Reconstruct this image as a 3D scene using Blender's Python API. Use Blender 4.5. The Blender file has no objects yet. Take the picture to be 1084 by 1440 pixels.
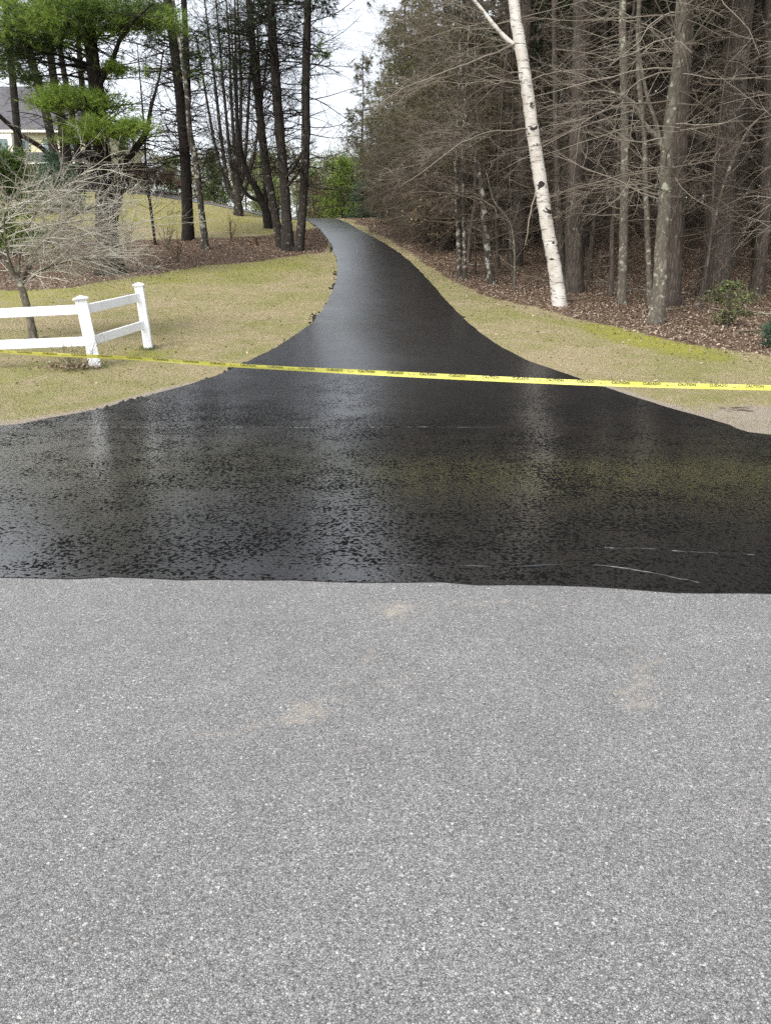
import bpy, math, random
import numpy as np
from mathutils import Vector, Matrix

R = math.radians
scene = bpy.context.scene
COL = scene.collection

# ------------------------------------------------------------------ camera
CAM_H, PITCH, F = 1.6, R(15.7), 1090.0
cam_d = bpy.data.cameras.new('camera')
cam_d.sensor_fit = 'VERTICAL'
cam_d.sensor_height = 36.0
cam_d.lens = 36.0 * F / 1440.0
cam_d.clip_start, cam_d.clip_end = 0.05, 3000
cam = bpy.data.objects.new('camera', cam_d)
cam.location = (0, 0, CAM_H)
cam.rotation_euler = (math.pi / 2 - PITCH, 0, 0)
COL.objects.link(cam)
scene.camera = cam

# ------------------------------------------------------------------ world, sun, exposure
SUN_EL, SUN_AZ = R(52), R(215)       # compass-like: 0 = +Y, clockwise; high behind the camera
world = bpy.data.worlds.new('World')
scene.world = world
world.use_nodes = True
wn, wl = world.node_tree.nodes, world.node_tree.links
wn.clear()
w_out = wn.new('ShaderNodeOutputWorld')
w_bg = wn.new('ShaderNodeBackground')
w_sky = wn.new('ShaderNodeTexSky')
w_sky.sky_type = 'NISHITA'
w_sky.sun_disc = False
w_sky.sun_elevation = SUN_EL
w_sky.sun_rotation = SUN_AZ
w_sky.air_density = 1.0
w_sky.dust_density = 3.0
w_hsv = wn.new('ShaderNodeHueSaturation')
w_hsv.inputs['Saturation'].default_value = 0.27
w_tc = wn.new('ShaderNodeTexCoord')
w_no = wn.new('ShaderNodeTexNoise')
w_no.inputs['Scale'].default_value = 3.0
w_no.inputs['Detail'].default_value = 6.0
w_rm = wn.new('ShaderNodeMapRange')
w_rm.inputs['From Min'].default_value = 0.3
w_rm.inputs['From Max'].default_value = 0.7
w_rm.inputs['To Min'].default_value = 0.8
w_rm.inputs['To Max'].default_value = 1.25
w_mul = wn.new('ShaderNodeVectorMath'); w_mul.operation = 'SCALE'
wl.new(w_tc.outputs['Generated'], w_no.inputs['Vector'])
wl.new(w_no.outputs['Fac'], w_rm.inputs['Value'])
wl.new(w_sky.outputs['Color'], w_hsv.inputs['Color'])
wl.new(w_hsv.outputs['Color'], w_mul.inputs[0])
wl.new(w_rm.outputs['Result'], w_mul.inputs['Scale'])
w_sp = wn.new('ShaderNodeSeparateXYZ'); wl.new(w_tc.outputs['Generated'], w_sp.inputs[0])
w_gr = wn.new('ShaderNodeMapRange')          # an overcast sky is brighter overhead than at the horizon
for k_, v_ in zip(('From Min', 'From Max', 'To Min', 'To Max'), (.12, .46, 1.8, 2.45)): w_gr.inputs[k_].default_value = v_
wl.new(w_sp.outputs[2], w_gr.inputs['Value'])
w_m2 = wn.new('ShaderNodeVectorMath'); w_m2.operation = 'SCALE'
wl.new(w_mul.outputs['Vector'], w_m2.inputs[0]); wl.new(w_gr.outputs['Result'], w_m2.inputs['Scale'])
wl.new(w_m2.outputs['Vector'], w_bg.inputs['Color'])
w_bg.inputs['Strength'].default_value = 0.15
wl.new(w_bg.outputs['Background'], w_out.inputs['Surface'])

sun_d = bpy.data.lights.new('sun', 'SUN')
sun_d.energy = 1.3
sun_d.angle = R(14)
sun_d.color = (1.0, 0.96, 0.9)
sun = bpy.data.objects.new('sun', sun_d)
sd = Vector((math.sin(SUN_AZ) * math.cos(SUN_EL), math.cos(SUN_AZ) * math.cos(SUN_EL), math.sin(SUN_EL)))
sun.rotation_euler = sd.to_track_quat('Z', 'Y').to_euler()
sun.location = (0, -10, 30)
COL.objects.link(sun)

scene.view_settings.view_transform = 'Standard'
scene.view_settings.look = 'None'
scene.view_settings.gamma = 1.0
scene.view_settings.exposure = 0.2
scene.render.engine = 'CYCLES'
scene.cycles.max_bounces = 6
scene.cycles.diffuse_bounces = 3
scene.cycles.glossy_bounces = 3
scene.cycles.transmission_bounces = 2
scene.cycles.use_denoising = False

# ------------------------------------------------------------------ picture -> world helpers
CP, SP = math.cos(PITCH), math.sin(PITCH)

def ray(px, row):
    xc, yc = (px - 542.0) / F, (720.0 - row) / F
    return np.array((xc, CP + yc * SP, -SP + yc * CP))

def at(px, row, Y):
    d = ray(px, row)
    t = Y / d[1]
    return np.array((d[0] * t, Y, CAM_H + d[2] * t))

def project(x, y, z):
    dz = z - CAM_H
    fwd = np.maximum(y * CP - dz * SP, 0.05)
    up = y * SP + dz * CP
    return 542.0 + F * x / fwd, 720.0 - F * up / fwd

def sstep(a, b, v):
    t = np.clip((v - a) / (b - a), 0, 1)
    return t * t * (3 - 2 * t)

ROWD = [(600, 9.64), (575, 10.7), (550, 11.75), (525, 13.0), (500, 14.4), (475, 16.3), (450, 19.0),
        (420, 22.6), (390, 27.0), (360, 32.0), (345, 34.8), (325, 39.2), (313, 43.5), (307, 47.0)]
PY = [-400.0, 9.2] + [d for r, d in ROWD]
PZ = [0.0, 0.0] + [max(0, at(542, r, d)[2]) for r, d in ROWD]
PY += [54, 68, 106, 400, 2500]
PZ += [PZ[-1] + .55, PZ[-1] + .5, PZ[-1] - 1, PZ[-1] - 3, PZ[-1] - 3]
PY, PZ = np.array(PY), np.array(PZ)
# smoothed profile table
_ty = np.arange(-20, 140, 0.25)
_tz = np.interp(_ty, PY, PZ)
for _ in range(3):
    k = np.ones(7) / 7
    _p = np.pad(_tz, 3, mode='edge')
    _tz = np.convolve(_p, k, mode='valid')

def P(y):
    y = np.asarray(y, float)
    return np.where(y > 139, np.interp(y, PY, PZ), np.interp(y, _ty, _tz))

def wob(x, y):
    return (np.sin(x * .9 + y * .31 + 1.3) * .5 + np.sin(x * .37 - y * .83 + .4) * .6 + np.sin(x * 1.7 + y * 1.3) * .25
            + np.sin(-x * 2.9 + y * 2.3 + 2.) * .15)

def H(x, y):
    x = np.asarray(x, float); y = np.asarray(y, float)
    z = P(y)
    z = z + sstep(-4, -16, x) * sstep(26, 54, y) * 1.6 * (1 - sstep(58, 95, y))
    z = z + sstep(5, 16, x) * sstep(16, 40, y) * 0.8
    off = np.clip(np.abs(x + .2 - 0 * y) - 3, 0, 4) / 4 * sstep(9.5, 13, y)
    z = z + wob(x, y) * .045 * off
    return z

def ground_hit(px, row):
    d = ray(px, row)
    ts = np.arange(3, 160, 0.05)
    pts = d[None, :] * ts[:, None]
    zz = CAM_H + pts[:, 2] - H(pts[:, 0], pts[:, 1])
    i = np.argmax(zz < 0)
    if zz[i] >= 0: i = len(ts) - 1
    return np.array((pts[i, 0], pts[i, 1], float(H(pts[i, 0], pts[i, 1]))))

# ------------------------------------------------------------------ mesh helpers
class Geo:
    def __init__(s): s.v, s.f, s.m, s.n = [], [], [], 0
    def add(s, verts, faces, mat=0):
        verts = np.asarray(verts, np.float32).reshape(-1, 3)
        faces = np.asarray(faces, np.int32)
        if len(verts) == 0 or len(faces) == 0: return
        s.v.append(verts); s.f.append(faces + s.n); s.m.append(np.full(len(faces), mat, np.int32)); s.n += len(verts)
    def mesh(s, name, mats, smooth=True):
        me = bpy.data.meshes.new(name)
        V = np.concatenate(s.v)
        me.vertices.add(len(V)); me.vertices.foreach_set('co', V.ravel())
        lt = np.concatenate([np.full(len(f), f.shape[1], np.int32) for f in s.f])
        li = np.concatenate([f.ravel() for f in s.f])
        me.loops.add(len(li)); me.loops.foreach_set('vertex_index', li)
        me.polygons.add(len(lt))
        st = np.concatenate(([0], np.cumsum(lt)[:-1])).astype(np.int32)
        me.polygons.foreach_set('loop_start', st)
        me.polygons.foreach_set('loop_total', lt)
        me.polygons.foreach_set('material_index', np.concatenate(s.m))
        me.polygons.foreach_set('use_smooth', np.full(len(lt), smooth, bool))
        for m in mats: me.materials.append(m)
        me.update(calc_edges=True)
        return me
    def build(s, name, mats, parent=None, smooth=True):
        if not isinstance(mats, (list, tuple)): mats = [mats]
        o = bpy.data.objects.new(name, s.mesh(name, mats, smooth))
        COL.objects.link(o)
        if parent is not None: o.parent = parent
        return o

def tag(o, label=None, cat=None, group=None, kind=None):
    if label: o['label'] = label
    if cat: o['category'] = cat
    if group: o['group'] = group
    if kind: o['kind'] = kind
    return o

def empty(name, loc, label=None, cat=None, group=None, rz=0.0):
    o = bpy.data.objects.new(name, None)
    o.empty_display_size = .3
    COL.objects.link(o)
    o.location = [float(c) for c in loc]
    o.rotation_euler = (0, 0, rz)
    return tag(o, label, cat, group)

def copy_tree(o, loc, rz=0, sc=1.0, label=None, group=None):
    c = o.copy(); COL.objects.link(c)
    c.location = [float(v) for v in loc]; c.rotation_euler = (0, 0, rz); c.scale = (sc, sc, sc)
    if label: c['label'] = label
    if group: c['group'] = group
    for ch in list(o.children):
        d = ch.copy(); COL.objects.link(d); d.parent = c
        for g in list(ch.children):
            e = g.copy(); COL.objects.link(e); e.parent = d
    return c

def norm(a):
    return a / np.maximum(np.linalg.norm(a, axis=-1, keepdims=True), 1e-9)

def tubes(g, Pn, Rn, k=3, mat=0, rough=0.0, rng=None):
    """Pn [B,N,3], Rn [B,N]"""
    Pn = np.asarray(Pn, float); Rn = np.asarray(Rn, float)
    if Pn.ndim == 2: Pn, Rn = Pn[None], Rn[None]
    B, N, _ = Pn.shape
    T = norm(np.gradient(Pn, axis=1))
    mt = norm(Pn[:, -1] - Pn[:, 0])
    ref = np.where(np.abs(mt[:, 2:3]) > .8, np.array([[1., 0, 0]]), np.array([[0, 0, 1.]]))[:, None, :]
    A = norm(np.cross(T, np.broadcast_to(ref, T.shape)))
    Bv = np.cross(T, A)
    ang = np.arange(k) * 2 * math.pi / k
    rr = Rn[:, :, None] * np.ones(k)
    if rough and rng is not None:
        rr = rr * (1 + rng.normal(0, rough, rr.shape))
    V = Pn[:, :, None, :] + rr[..., None] * (np.cos(ang)[None, None, :, None] * A[:, :, None, :] + np.sin(ang)[None, None, :, None] * Bv[:, :, None, :])
    idx = np.arange(B * N * k).reshape(B, N, k)
    a = idx[:, :-1, :]; b = np.roll(a, -1, axis=2); d = idx[:, 1:, :]; c = np.roll(d, -1, axis=2)
    g.add(V.reshape(-1, 3), np.stack([a, b, c, d], -1).reshape(-1, 4), mat)

def spline(pts, n):
    pts = np.asarray(pts, float)
    if len(pts) == 2:
        t = np.linspace(0, 1, n)[:, None]
        return pts[0] * (1 - t) + pts[1] * t
    q = np.vstack([2 * pts[0] - pts[1], pts, 2 * pts[-1] - pts[-2]])
    u = np.linspace(0, len(pts) - 1 - 1e-6, n)
    i = u.astype(int); t = (u - i)[:, None]
    p0, p1, p2, p3 = q[i], q[i + 1], q[i + 2], q[i + 3]
    return .5 * (2 * p1 + (p2 - p0) * t + (2 * p0 - 5 * p1 + 4 * p2 - p3) * t ** 2 + (3 * p1 - p0 - 3 * p2 + p3) * t ** 3)

def grow(O, D, L, r, n=5, droop=0.0, wig=.12, rng=None, tip=.25):
    B = len(O)
    d = norm(np.asarray(D, float)); p = np.asarray(O, float).copy()
    out = [p.copy()]
    st = (np.asarray(L, float) / (n - 1))[:, None]
    for i in range(n - 1):
        p = p + d * st
        out.append(p.copy())
        d = d + rng.normal(0, wig, (B, 3))
        d[:, 2] += droop
        d = norm(d)
    Pn = np.stack(out, 1)
    Rn = np.asarray(r, float)[:, None] * np.linspace(1, tip, n)[None, :]
    return Pn, Rn

def kids(Pn, Rn, L, m, ang=(30, 60), lf=.5, t0=.2, rng=None, flat=0.0, rf=.6):
    B, N, _ = Pn.shape
    par = np.repeat(np.arange(B), m); M = len(par)
    t = rng.uniform(t0, .98, M) * (N - 1)
    i = np.minimum(t.astype(int), N - 2); f = (t - i)[:, None]
    o = Pn[par, i] * (1 - f) + Pn[par, i + 1] * f
    T = norm(Pn[par, i + 1] - Pn[par, i])
    q = rng.normal(0, 1, (M, 3)); q[:, 2] *= (1 - flat)
    q = norm(q - T * np.sum(q * T, 1, keepdims=True))
    a = np.radians(rng.uniform(ang[0], ang[1], M))[:, None]
    D = T * np.cos(a) + q * np.sin(a)
    LL = np.asarray(L)[par] * lf * (1.15 - t / (N - 1) * .75) * rng.uniform(.5, 1.3, M)
    rr = (Rn[par, i] * (1 - f[:, 0]) + Rn[par, i + 1] * f[:, 0]) * rf
    return o, D, LL, rr

def tufts(g, pts, dirs, per, ln, wd, rng, mat=1, spread=.8):
    M = len(pts)
    o = np.repeat(pts, per, 0); d = np.repeat(dirs, per, 0)
    d = norm(d + rng.normal(0, spread, d.shape))
    q = norm(np.cross(d, rng.normal(0, 1, d.shape)))
    l = (ln * rng.uniform(.6, 1.3, len(o)))[:, None]
    w = (wd * rng.uniform(.6, 1.3, len(o)))[:, None] * .5
    V = np.stack([o - q * w, o + q * w, o + d * l], 1)
    g.add(V.reshape(-1, 3), np.arange(len(o) * 3).reshape(-1, 3), mat)

def leafquads(g, pts, size, rng, mat=0, flat=0.0, up=None):
    M = len(pts)
    n = rng.normal(0, 1, (M, 3))
    if flat: n = n * (1 - flat) + np.array((0, 0, 1.)) * flat
    n = norm(n)
    a = norm(np.cross(n, rng.normal(0, 1, (M, 3)))); b = np.cross(n, a)
    s = (size * rng.uniform(.55, 1.35, M))[:, None]
    bend = (rng.uniform(-.3, .3, M))[:, None] * s * n
    V = np.stack([pts - a * s, pts - b * s * .45 + bend, pts + a * s, pts + b * s * .45 + bend], 1)
    g.add(V.reshape(-1, 3), np.arange(M * 4).reshape(-1, 4), mat)

def boxgeo(g, c, sx, sy, sz, rot=None, mat=0, bev=0.0):
    """axis box centred at c with half sizes; rot 3x3; small chamfer if bev"""
    hs = np.array((sx, sy, sz)) / 2
    if bev <= 0:
        V = np.array([(x, y, z) for x in (-1, 1) for y in (-1, 1) for z in (-1, 1)], float) * hs
        Fq = [(0, 1, 3, 2), (4, 6, 7, 5), (0, 4, 5, 1), (2, 3, 7, 6), (0, 2, 6, 4), (1, 5, 7, 3)]
        if rot is not None: V = V @ np.asarray(rot).T
        g.add(V + np.asarray(c), Fq, mat)
        return
    import bmesh
    bm = bmesh.new()
    bmesh.ops.create_cube(bm, size=1.0)
    for v in bm.verts: v.co = Vector((v.co.x * sx, v.co.y * sy, v.co.z * sz))
    bmesh.ops.bevel(bm, geom=bm.edges[:], offset=bev, segments=1, affect='EDGES')
    bmesh.ops.triangulate(bm, faces=bm.faces[:])
    bm.verts.index_update()
    V = np.array([v.co[:] for v in bm.verts])
    Fq = [[v.index for v in f.verts] for f in bm.faces]
    bm.free()
    if rot is not None: V = V @ np.asarray(rot).T
    g.add(V + np.asarray(c), Fq, mat)

# ------------------------------------------------------------------ materials
class NT:
    def __init__(s, name):
        s.m = bpy.data.materials.new(name); s.m.use_nodes = True
        s.n, s.l = s.m.node_tree.nodes, s.m.node_tree.links
        s.n.clear()
        s.out = s.n.new('ShaderNodeOutputMaterial')
        s.b = s.n.new('ShaderNodeBsdfPrincipled')
        s.l.new(s.b.outputs['BSDF'], s.out.inputs['Surface'])
        s.tc = s.n.new('ShaderNodeTexCoord')
    def link(s, a, b): s.l.new(a, b)
    def mapping(s, scale=(1, 1, 1), src='Object'):
        m = s.n.new('ShaderNodeMapping'); m.inputs['Scale'].default_value = scale
        s.link(s.tc.outputs[src], m.inputs['Vector']); return m.outputs['Vector']
    def noise(s, scale, detail=4, vec=None, rough=.55, dist=0.0):
        t = s.n.new('ShaderNodeTexNoise')
        t.inputs['Scale'].default_value = scale; t.inputs['Detail'].default_value = detail
        t.inputs['Roughness'].default_value = rough; t.inputs['Distortion'].default_value = dist
        s.link(vec if vec is not None else s.tc.outputs['Object'], t.inputs['Vector'])
        return t.outputs['Fac']
    def voronoi(s, scale, vec=None, feature='F1', out='Distance', rnd=1.0):
        t = s.n.new('ShaderNodeTexVoronoi'); t.feature = feature
        t.inputs['Scale'].default_value = scale
        if 'Randomness' in t.inputs: t.inputs['Randomness'].default_value = rnd
        s.link(vec if vec is not None else s.tc.outputs['Object'], t.inputs['Vector'])
        return t.outputs[out]
    def ramp(s, fac, stops, interp='LINEAR'):
        t = s.n.new('ShaderNodeValToRGB'); cr = t.color_ramp; cr.interpolation = interp
        while len(cr.elements) < len(stops): cr.elements.new(.5)
        for e, (p, c) in zip(cr.elements, stops):
            e.position = p
            e.color = (c, c, c, 1) if not isinstance(c, (tuple, list)) else (*c, 1)
        s.link(fac, t.inputs['Fac']); return t.outputs['Color']
    def rng(s, v, a, b, c, d):
        t = s.n.new('ShaderNodeMapRange')
        for nme, x in zip(('From Min', 'From Max', 'To Min', 'To Max'), (a, b, c, d)): t.inputs[nme].default_value = x
        s.link(v, t.inputs['Value']); return t.outputs['Result']
    def mix(s, fac, a, b, mode='MIX'):
        t = s.n.new('ShaderNodeMix'); t.data_type = 'RGBA'; t.blend_type = mode
        if isinstance(fac, (int, float)): t.inputs['Factor'].default_value = fac
        else: s.link(fac, t.inputs['Factor'])
        for key, v in (('A', a), ('B', b)):
            sock = [i for i in t.inputs if i.name == key and i.type == 'RGBA'][0]
            if isinstance(v, (tuple, list)): sock.default_value = (*v, 1)
            else: s.link(v, sock)
        return [o for o in t.outputs if o.type == 'RGBA'][0]
    def math(s, op, a, b=0.0, clamp=False):
        t = s.n.new('ShaderNodeMath'); t.operation = op; t.use_clamp = clamp
        for i, v in enumerate((a, b)):
            if isinstance(v, (int, float)): t.inputs[i].default_value = v
            else: s.link(v, t.inputs[i])
        return t.outputs[0]
    def attr(s, name):
        t = s.n.new('ShaderNodeAttribute'); t.attribute_name = name; return t.outputs['Fac']
    def sep(s, vec=None):
        t = s.n.new('ShaderNodeSeparateXYZ'); s.link(vec if vec is not None else s.tc.outputs['Object'], t.inputs[0]); return t.outputs
    def island(s):
        return s.n.new('ShaderNodeNewGeometry').outputs['Random Per Island']
    def objrand(s):
        return s.n.new('ShaderNodeObjectInfo').outputs['Random']
    def bump(s, h, strength=.5, dist=.02, prev=None):
        t = s.n.new('ShaderNodeBump'); t.inputs['Strength'].default_value = strength; t.inputs['Distance'].default_value = dist
        s.link(h, t.inputs['Height'])
        if prev is not None: s.link(prev, t.inputs['Normal'])
        return t.outputs['Normal']
    def set(s, color=None, rough=None, normal=None, spec=None):
        for k, v in (('Base Color', color), ('Roughness', rough), ('Normal', normal), ('Specular IOR Level', spec)):
            if v is None: continue
            if isinstance(v, (tuple, list)): s.b.inputs[k].default_value = (*v, 1)
            elif isinstance(v, (int, float)): s.b.inputs[k].default_value = v
            else: s.link(v, s.b.inputs[k])
        return s.m

def m_plain(name, col, rough=.6, var=.15, scale=6.0, spec=.3):
    t = NT(name); n = t.noise(scale, 5)
    c = t.mix(t.rng(n, .3, .7, 0, 1), tuple(x * (1 - var) for x in col), tuple(min(1, x * (1 + var)) for x in col))
    return t.set(c, rough, None, spec)

def m_bark(name, dark, light, lich=None, la=.62, vscale=9.0, bump=.9, stretch=.22):
    t = NT(name)
    v = t.mapping((1, 1, stretch))
    n = t.noise(vscale * 1.6, 6, v, .65)
    w = t.voronoi(vscale * 1.4, v, 'DISTANCE_TO_EDGE')
    f = t.math('MULTIPLY', t.rng(w, 0, .25, .25, 1), t.rng(n, .25, .75, .3, 1))
    c = t.mix(f, dark, light)
    big = t.noise(1.1, 3)
    c = t.mix(t.rng(big, .35, .7, 0, .45), c, tuple(x * .6 for x in dark))
    if lich:
        l = t.noise(5.5, 5, None, .6)
        c = t.mix(t.rng(l, la, la + .06, 0, .85), c, lich)
    return t.set(c, .9, t.bump(f, bump, .03), .15)

M = {}
M['bark_pine'] = m_bark('pine_bark', (.02, .017, .0145), (.085, .072, .06), (.22, .22, .19), .60)
M['bark_black'] = m_bark('dark_bark', (.011, .0095, .009), (.05, .041, .035), (.15, .15, .125), .66)
M['bark_big'] = m_bark('furrowed_bark', (.035, .028, .023), (.15, .122, .10), (.22, .22, .18), .66, 11, 1.0, .16)
M['bark_lichen'] = m_bark('lichened_bark', (.03, .026, .022), (.12, .105, .085), (.34, .33, .28), .53, 8)
M['bark_grey'] = m_bark('grey_maple_bark', (.07, .062, .05), (.21, .185, .145), (.33, .34, .26), .58, 7, .5, .5)
M['bark_wood'] = m_bark('wood_bark', (.04, .033, .028), (.16, .132, .108), (.20, .20, .16), .66, 10, .9, .18)

def m_birch():
    t = NT('white_birch_bark')
    v = t.mapping((2.2, 2.2, 16.0))
    n = t.noise(1.7, 4, v, .6)
    lent = t.rng(n, .57, .62, 0, 1)
    v2 = t.mapping((3.0, 3.0, 5.0))
    n2 = t.noise(1.0, 3, v2, .5, .6)
    scar = t.rng(n2, .635, .65, 0, 1)
    base = t.mix(t.rng(t.noise(3, 4), .35, .7, 0, 1), (.60, .575, .53), (.42, .39, .34))
    fine = t.noise(22, 3, t.mapping((1, 1, 4)))
    base = t.mix(t.rng(fine, .5, .75, 0, .5), base, (.40, .34, .28))
    c = t.mix(t.math('MULTIPLY', lent, .75), base, (.07, .055, .045))
    c = t.mix(scar, c, (.025, .02, .018))
    return t.set(c, .7, t.bump(t.math('ADD', n, scar), .3, .01), .25)
M['birch'] = m_birch()

def m_twig(name, a, b, rough=.85):
    t = NT(name)
    c = t.mix(t.island(), a, b)
    c = t.mix(t.math('MULTIPLY', t.noise(9, 3), .5), c, tuple(x * .5 for x in a))
    return t.set(c, rough, None, .15)
M['twig_dark'] = m_twig('dark_twig', (.014, .011, .010), (.045, .037, .03))
M['twig_brown'] = m_twig('brown_twig', (.065, .055, .04), (.18, .15, .108))
M['twig_wood'] = m_twig('dead_pine_twig', (.06, .048, .037), (.18, .148, .115))
M['twig_edge'] = m_twig('edge_twig', (.12, .10, .078), (.29, .245, .195))
M['twig_pale'] = m_twig('pale_twig', (.14, .12, .095), (.34, .30, .24))
M['twig_lichen'] = m_twig('lichened_twig', (.33, .31, .255), (.60, .565, .48))

def m_needle(name, a, b, trans=.35):
    t = NT(name)
    c = t.mix(t.island(), a, b)
    t.set(c, .55, None, .25)
    tr = t.n.new('ShaderNodeBsdfTranslucent'); t.link(c, tr.inputs['Color'])
    mx = t.n.new('ShaderNodeMixShader'); mx.inputs['Fac'].default_value = trans
    t.link(t.b.outputs['BSDF'], mx.inputs[1]); t.link(tr.outputs['BSDF'], mx.inputs[2])
    t.link(mx.outputs['Shader'], t.out.inputs['Surface'])
    return t.m
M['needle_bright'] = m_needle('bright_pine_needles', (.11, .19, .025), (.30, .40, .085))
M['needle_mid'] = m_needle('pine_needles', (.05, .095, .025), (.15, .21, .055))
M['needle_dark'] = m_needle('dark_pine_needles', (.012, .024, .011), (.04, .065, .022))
M['needle_brown'] = m_needle('brownish_needles', (.07, .075, .028), (.165, .16, .06))
M['needle_blue'] = m_needle('bluish_needles', (.04, .085, .055), (.10, .17, .10))
M['leaf_olive'] = m_needle('olive_buds', (.20, .20, .10), (.36, .34, .19))  # bud olive raised paler, distance haze put into the colour
M['needle_far'] = m_needle('far_needles', (.10, .15, .06), (.22, .28, .12))  # paler copy of the pine needles, haze painted into the colour
M['leaf_far'] = m_needle('far_green', (.13, .185, .06), (.28, .34, .13))  # green lightened to stand in for haze over the far trees
M['leaf_tan'] = m_needle('tan_beech_leaf', (.30, .19, .09), (.50, .36, .20))
M['leaf_red'] = m_needle('reddish_hedge', (.09, .05, .035), (.17, .11, .075))
M['weed'] = m_needle('bush_leaf', (.10, .16, .04), (.28, .33, .12))

def m_litter():
    t = NT('fallen_leaf')
    c = t.ramp(t.island(), [(0, (.065, .046, .032)), (.3, (.135, .094, .062)), (.6, (.22, .162, .114)), (.85, (.32, .252, .19)), (1, (.46, .39, .315))])
    return t.set(c, .8, None, .2)
M['litter'] = m_litter()

def m_grass():
    t = NT('lawn_grass_blade')
    big = t.noise(.55, 4); mid = t.noise(2.6, 4)
    g = t.math('ADD', t.math('MULTIPLY', big, .6), t.math('MULTIPLY', mid, .4))
    straw = t.mix(t.island(), (.24, .185, .10), (.52, .445, .315))
    green = t.mix(t.island(), (.105, .13, .045), (.24, .255, .115))
    moss = t.attr('moss')
    f = t.math('ADD', t.rng(g, .42, .60, .16, .95), t.rng(t.island(), 0, 1, -.25, .25))
    f = t.math('ADD', f, t.math('MULTIPLY', moss, .7), True)
    c = t.mix(f, straw, green)
    return t.set(c, .7, None, .2)
M['grass'] = m_grass()

def m_ground():
    t = NT('lawn_and_forest_floor')
    big = t.noise(.55, 4); mid = t.noise(2.6, 4); fine = t.noise(38, 4, None, .7); fin2 = t.noise(110, 3, None, .7)
    g = t.math('ADD', t.math('MULTIPLY', big, .6), t.math('MULTIPLY', mid, .4))
    straw = t.mix(t.rng(fine, .3, .7, 0, 1), (.15, .115, .062), (.38, .32, .205))
    green = t.mix(t.rng(fin2, .3, .7, 0, 1), (.10, .105, .03), (.25, .24, .08))
    moss = t.attr('moss')
    f = t.math('ADD', t.rng(g, .42, .62, .1, .8), t.math('MULTIPLY', moss, .75), True)
    lawn = t.mix(f, straw, green)
    mossc = t.mix(t.rng(fine, .3, .7, 0, 1), (.15, .15, .025), (.31, .29, .06))
    lawn = t.mix(t.math('MULTIPLY', moss, t.rng(mid, .35, .6, .3, 1)), lawn, mossc)
    lit = t.ramp(t.math('ADD', t.math('MULTIPLY', fine, .7), t.math('MULTIPLY', t.noise(12, 4), .3)),
                 [(.25, (.036, .024, .017)), (.45, (.09, .06, .041)), (.6, (.15, .10, .07)), (.78, (.25, .185, .135))])
    la = t.attr('litter')
    edge = t.noise(3.5, 5, None, .7)
    lf = t.rng(t.math('ADD', la, t.math('MULTIPLY', t.math('SUBTRACT', edge, .5), .9)), .35, .62, 0, 1)
    c = t.mix(lf, lawn, lit)
    da = t.attr('dirt')
    dirt = t.mix(t.rng(fin2, .3, .7, 0, 1), (.15, .125, .095), (.36, .315, .25))
    df = t.rng(t.math('ADD', da, t.math('MULTIPLY', t.math('SUBTRACT', edge, .5), .9)), .35, .65, 0, 1)
    c = t.mix(df, c, dirt)
    ba = t.attr('dark')
    c = t.mix(t.rng(t.math('ADD', ba, t.math('MULTIPLY', t.math('SUBTRACT', t.noise(9, 5), .5), 1.2)), .45, .6, 0, .85), c, (.035, .027, .02))
    h = t.math('ADD', fine, t.math('MULTIPLY', fin2, .5))
    return t.set(c, .9, t.bump(h, .8, .03), .15)
M['ground'] = m_ground()

def m_road():
    t = NT('worn_asphalt')
    v1 = t.voronoi(150, None, 'F1', 'Color')
    s1 = t.n.new('ShaderNodeSeparateColor'); t.link(v1, s1.inputs[0])
    v2 = t.voronoi(250, None, 'F1', 'Color')
    s2 = t.n.new('ShaderNodeSeparateColor'); t.link(v2, s2.inputs[0])
    big = t.noise(.9, 5); mid = t.noise(6, 4)
    stones = t.ramp(s1.outputs[0], [(0, .07), (.22, .14), (.6, .225), (.86, .29), (.95, .39), (1, .55)])
    fine = t.ramp(s2.outputs[0], [(0, .04), (.33, .16), (.75, .26), (1, .40)])
    c = t.mix(.55, stones, fine)
    edge = t.voronoi(150, None, 'DISTANCE_TO_EDGE')
    c = t.mix(t.rng(edge, 0, .1, .88, 0), c, (.035, .035, .035))
    c = t.mix(t.rng(t.noise(85, 3), .58, .70, 0, .85), c, (.035, .035, .037))
    lv = t.n.new('ShaderNodeTexVoronoi'); lv.inputs['Scale'].default_value = 62; t.link(t.tc.outputs['Object'], lv.inputs['Vector'])
    ls = t.n.new('ShaderNodeSeparateColor'); t.link(lv.outputs['Color'], ls.inputs[0])
    big_st = t.math('MULTIPLY', t.rng(ls.outputs[0], .90, .905, 0, 1), t.rng(t.math('ADD', lv.outputs['Distance'], t.math('MULTIPLY', t.math('SUBTRACT', t.noise(170, 2), .5), .9)), .26, .40, 1, 0))
    c = t.mix(t.math('MULTIPLY', big_st, .7), c, t.ramp(ls.outputs[1], [(0, (.20, .195, .18)), (.55, (.34, .33, .31)), (1, (.56, .545, .51))]))
    bri = t.math('ADD', t.math('MULTIPLY', big, .55), t.math('MULTIPLY', mid, .45))
    c = t.mix(1.0, c, t.ramp(bri, [(.3, .92), (.7, 1.24)]), 'MULTIPLY')
    c = t.mix(1.0, c, (1.0, .985, .96), 'MULTIPLY')
    st = t.attr('stain')
    sf = t.rng(t.math('ADD', st, t.math('MULTIPLY', t.math('SUBTRACT', t.noise(18, 6), .5), 2.0)), .3, .95, 0, .5)
    c = t.mix(sf, c, (.36, .315, .25))
    h = t.math('ADD', t.rng(edge, 0, .2, 0, 1), t.math('MULTIPLY', s2.outputs[0], .5))
    return t.set(c, .8, t.bump(h, .55, .004), .35)
M['road'] = m_road()

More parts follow.
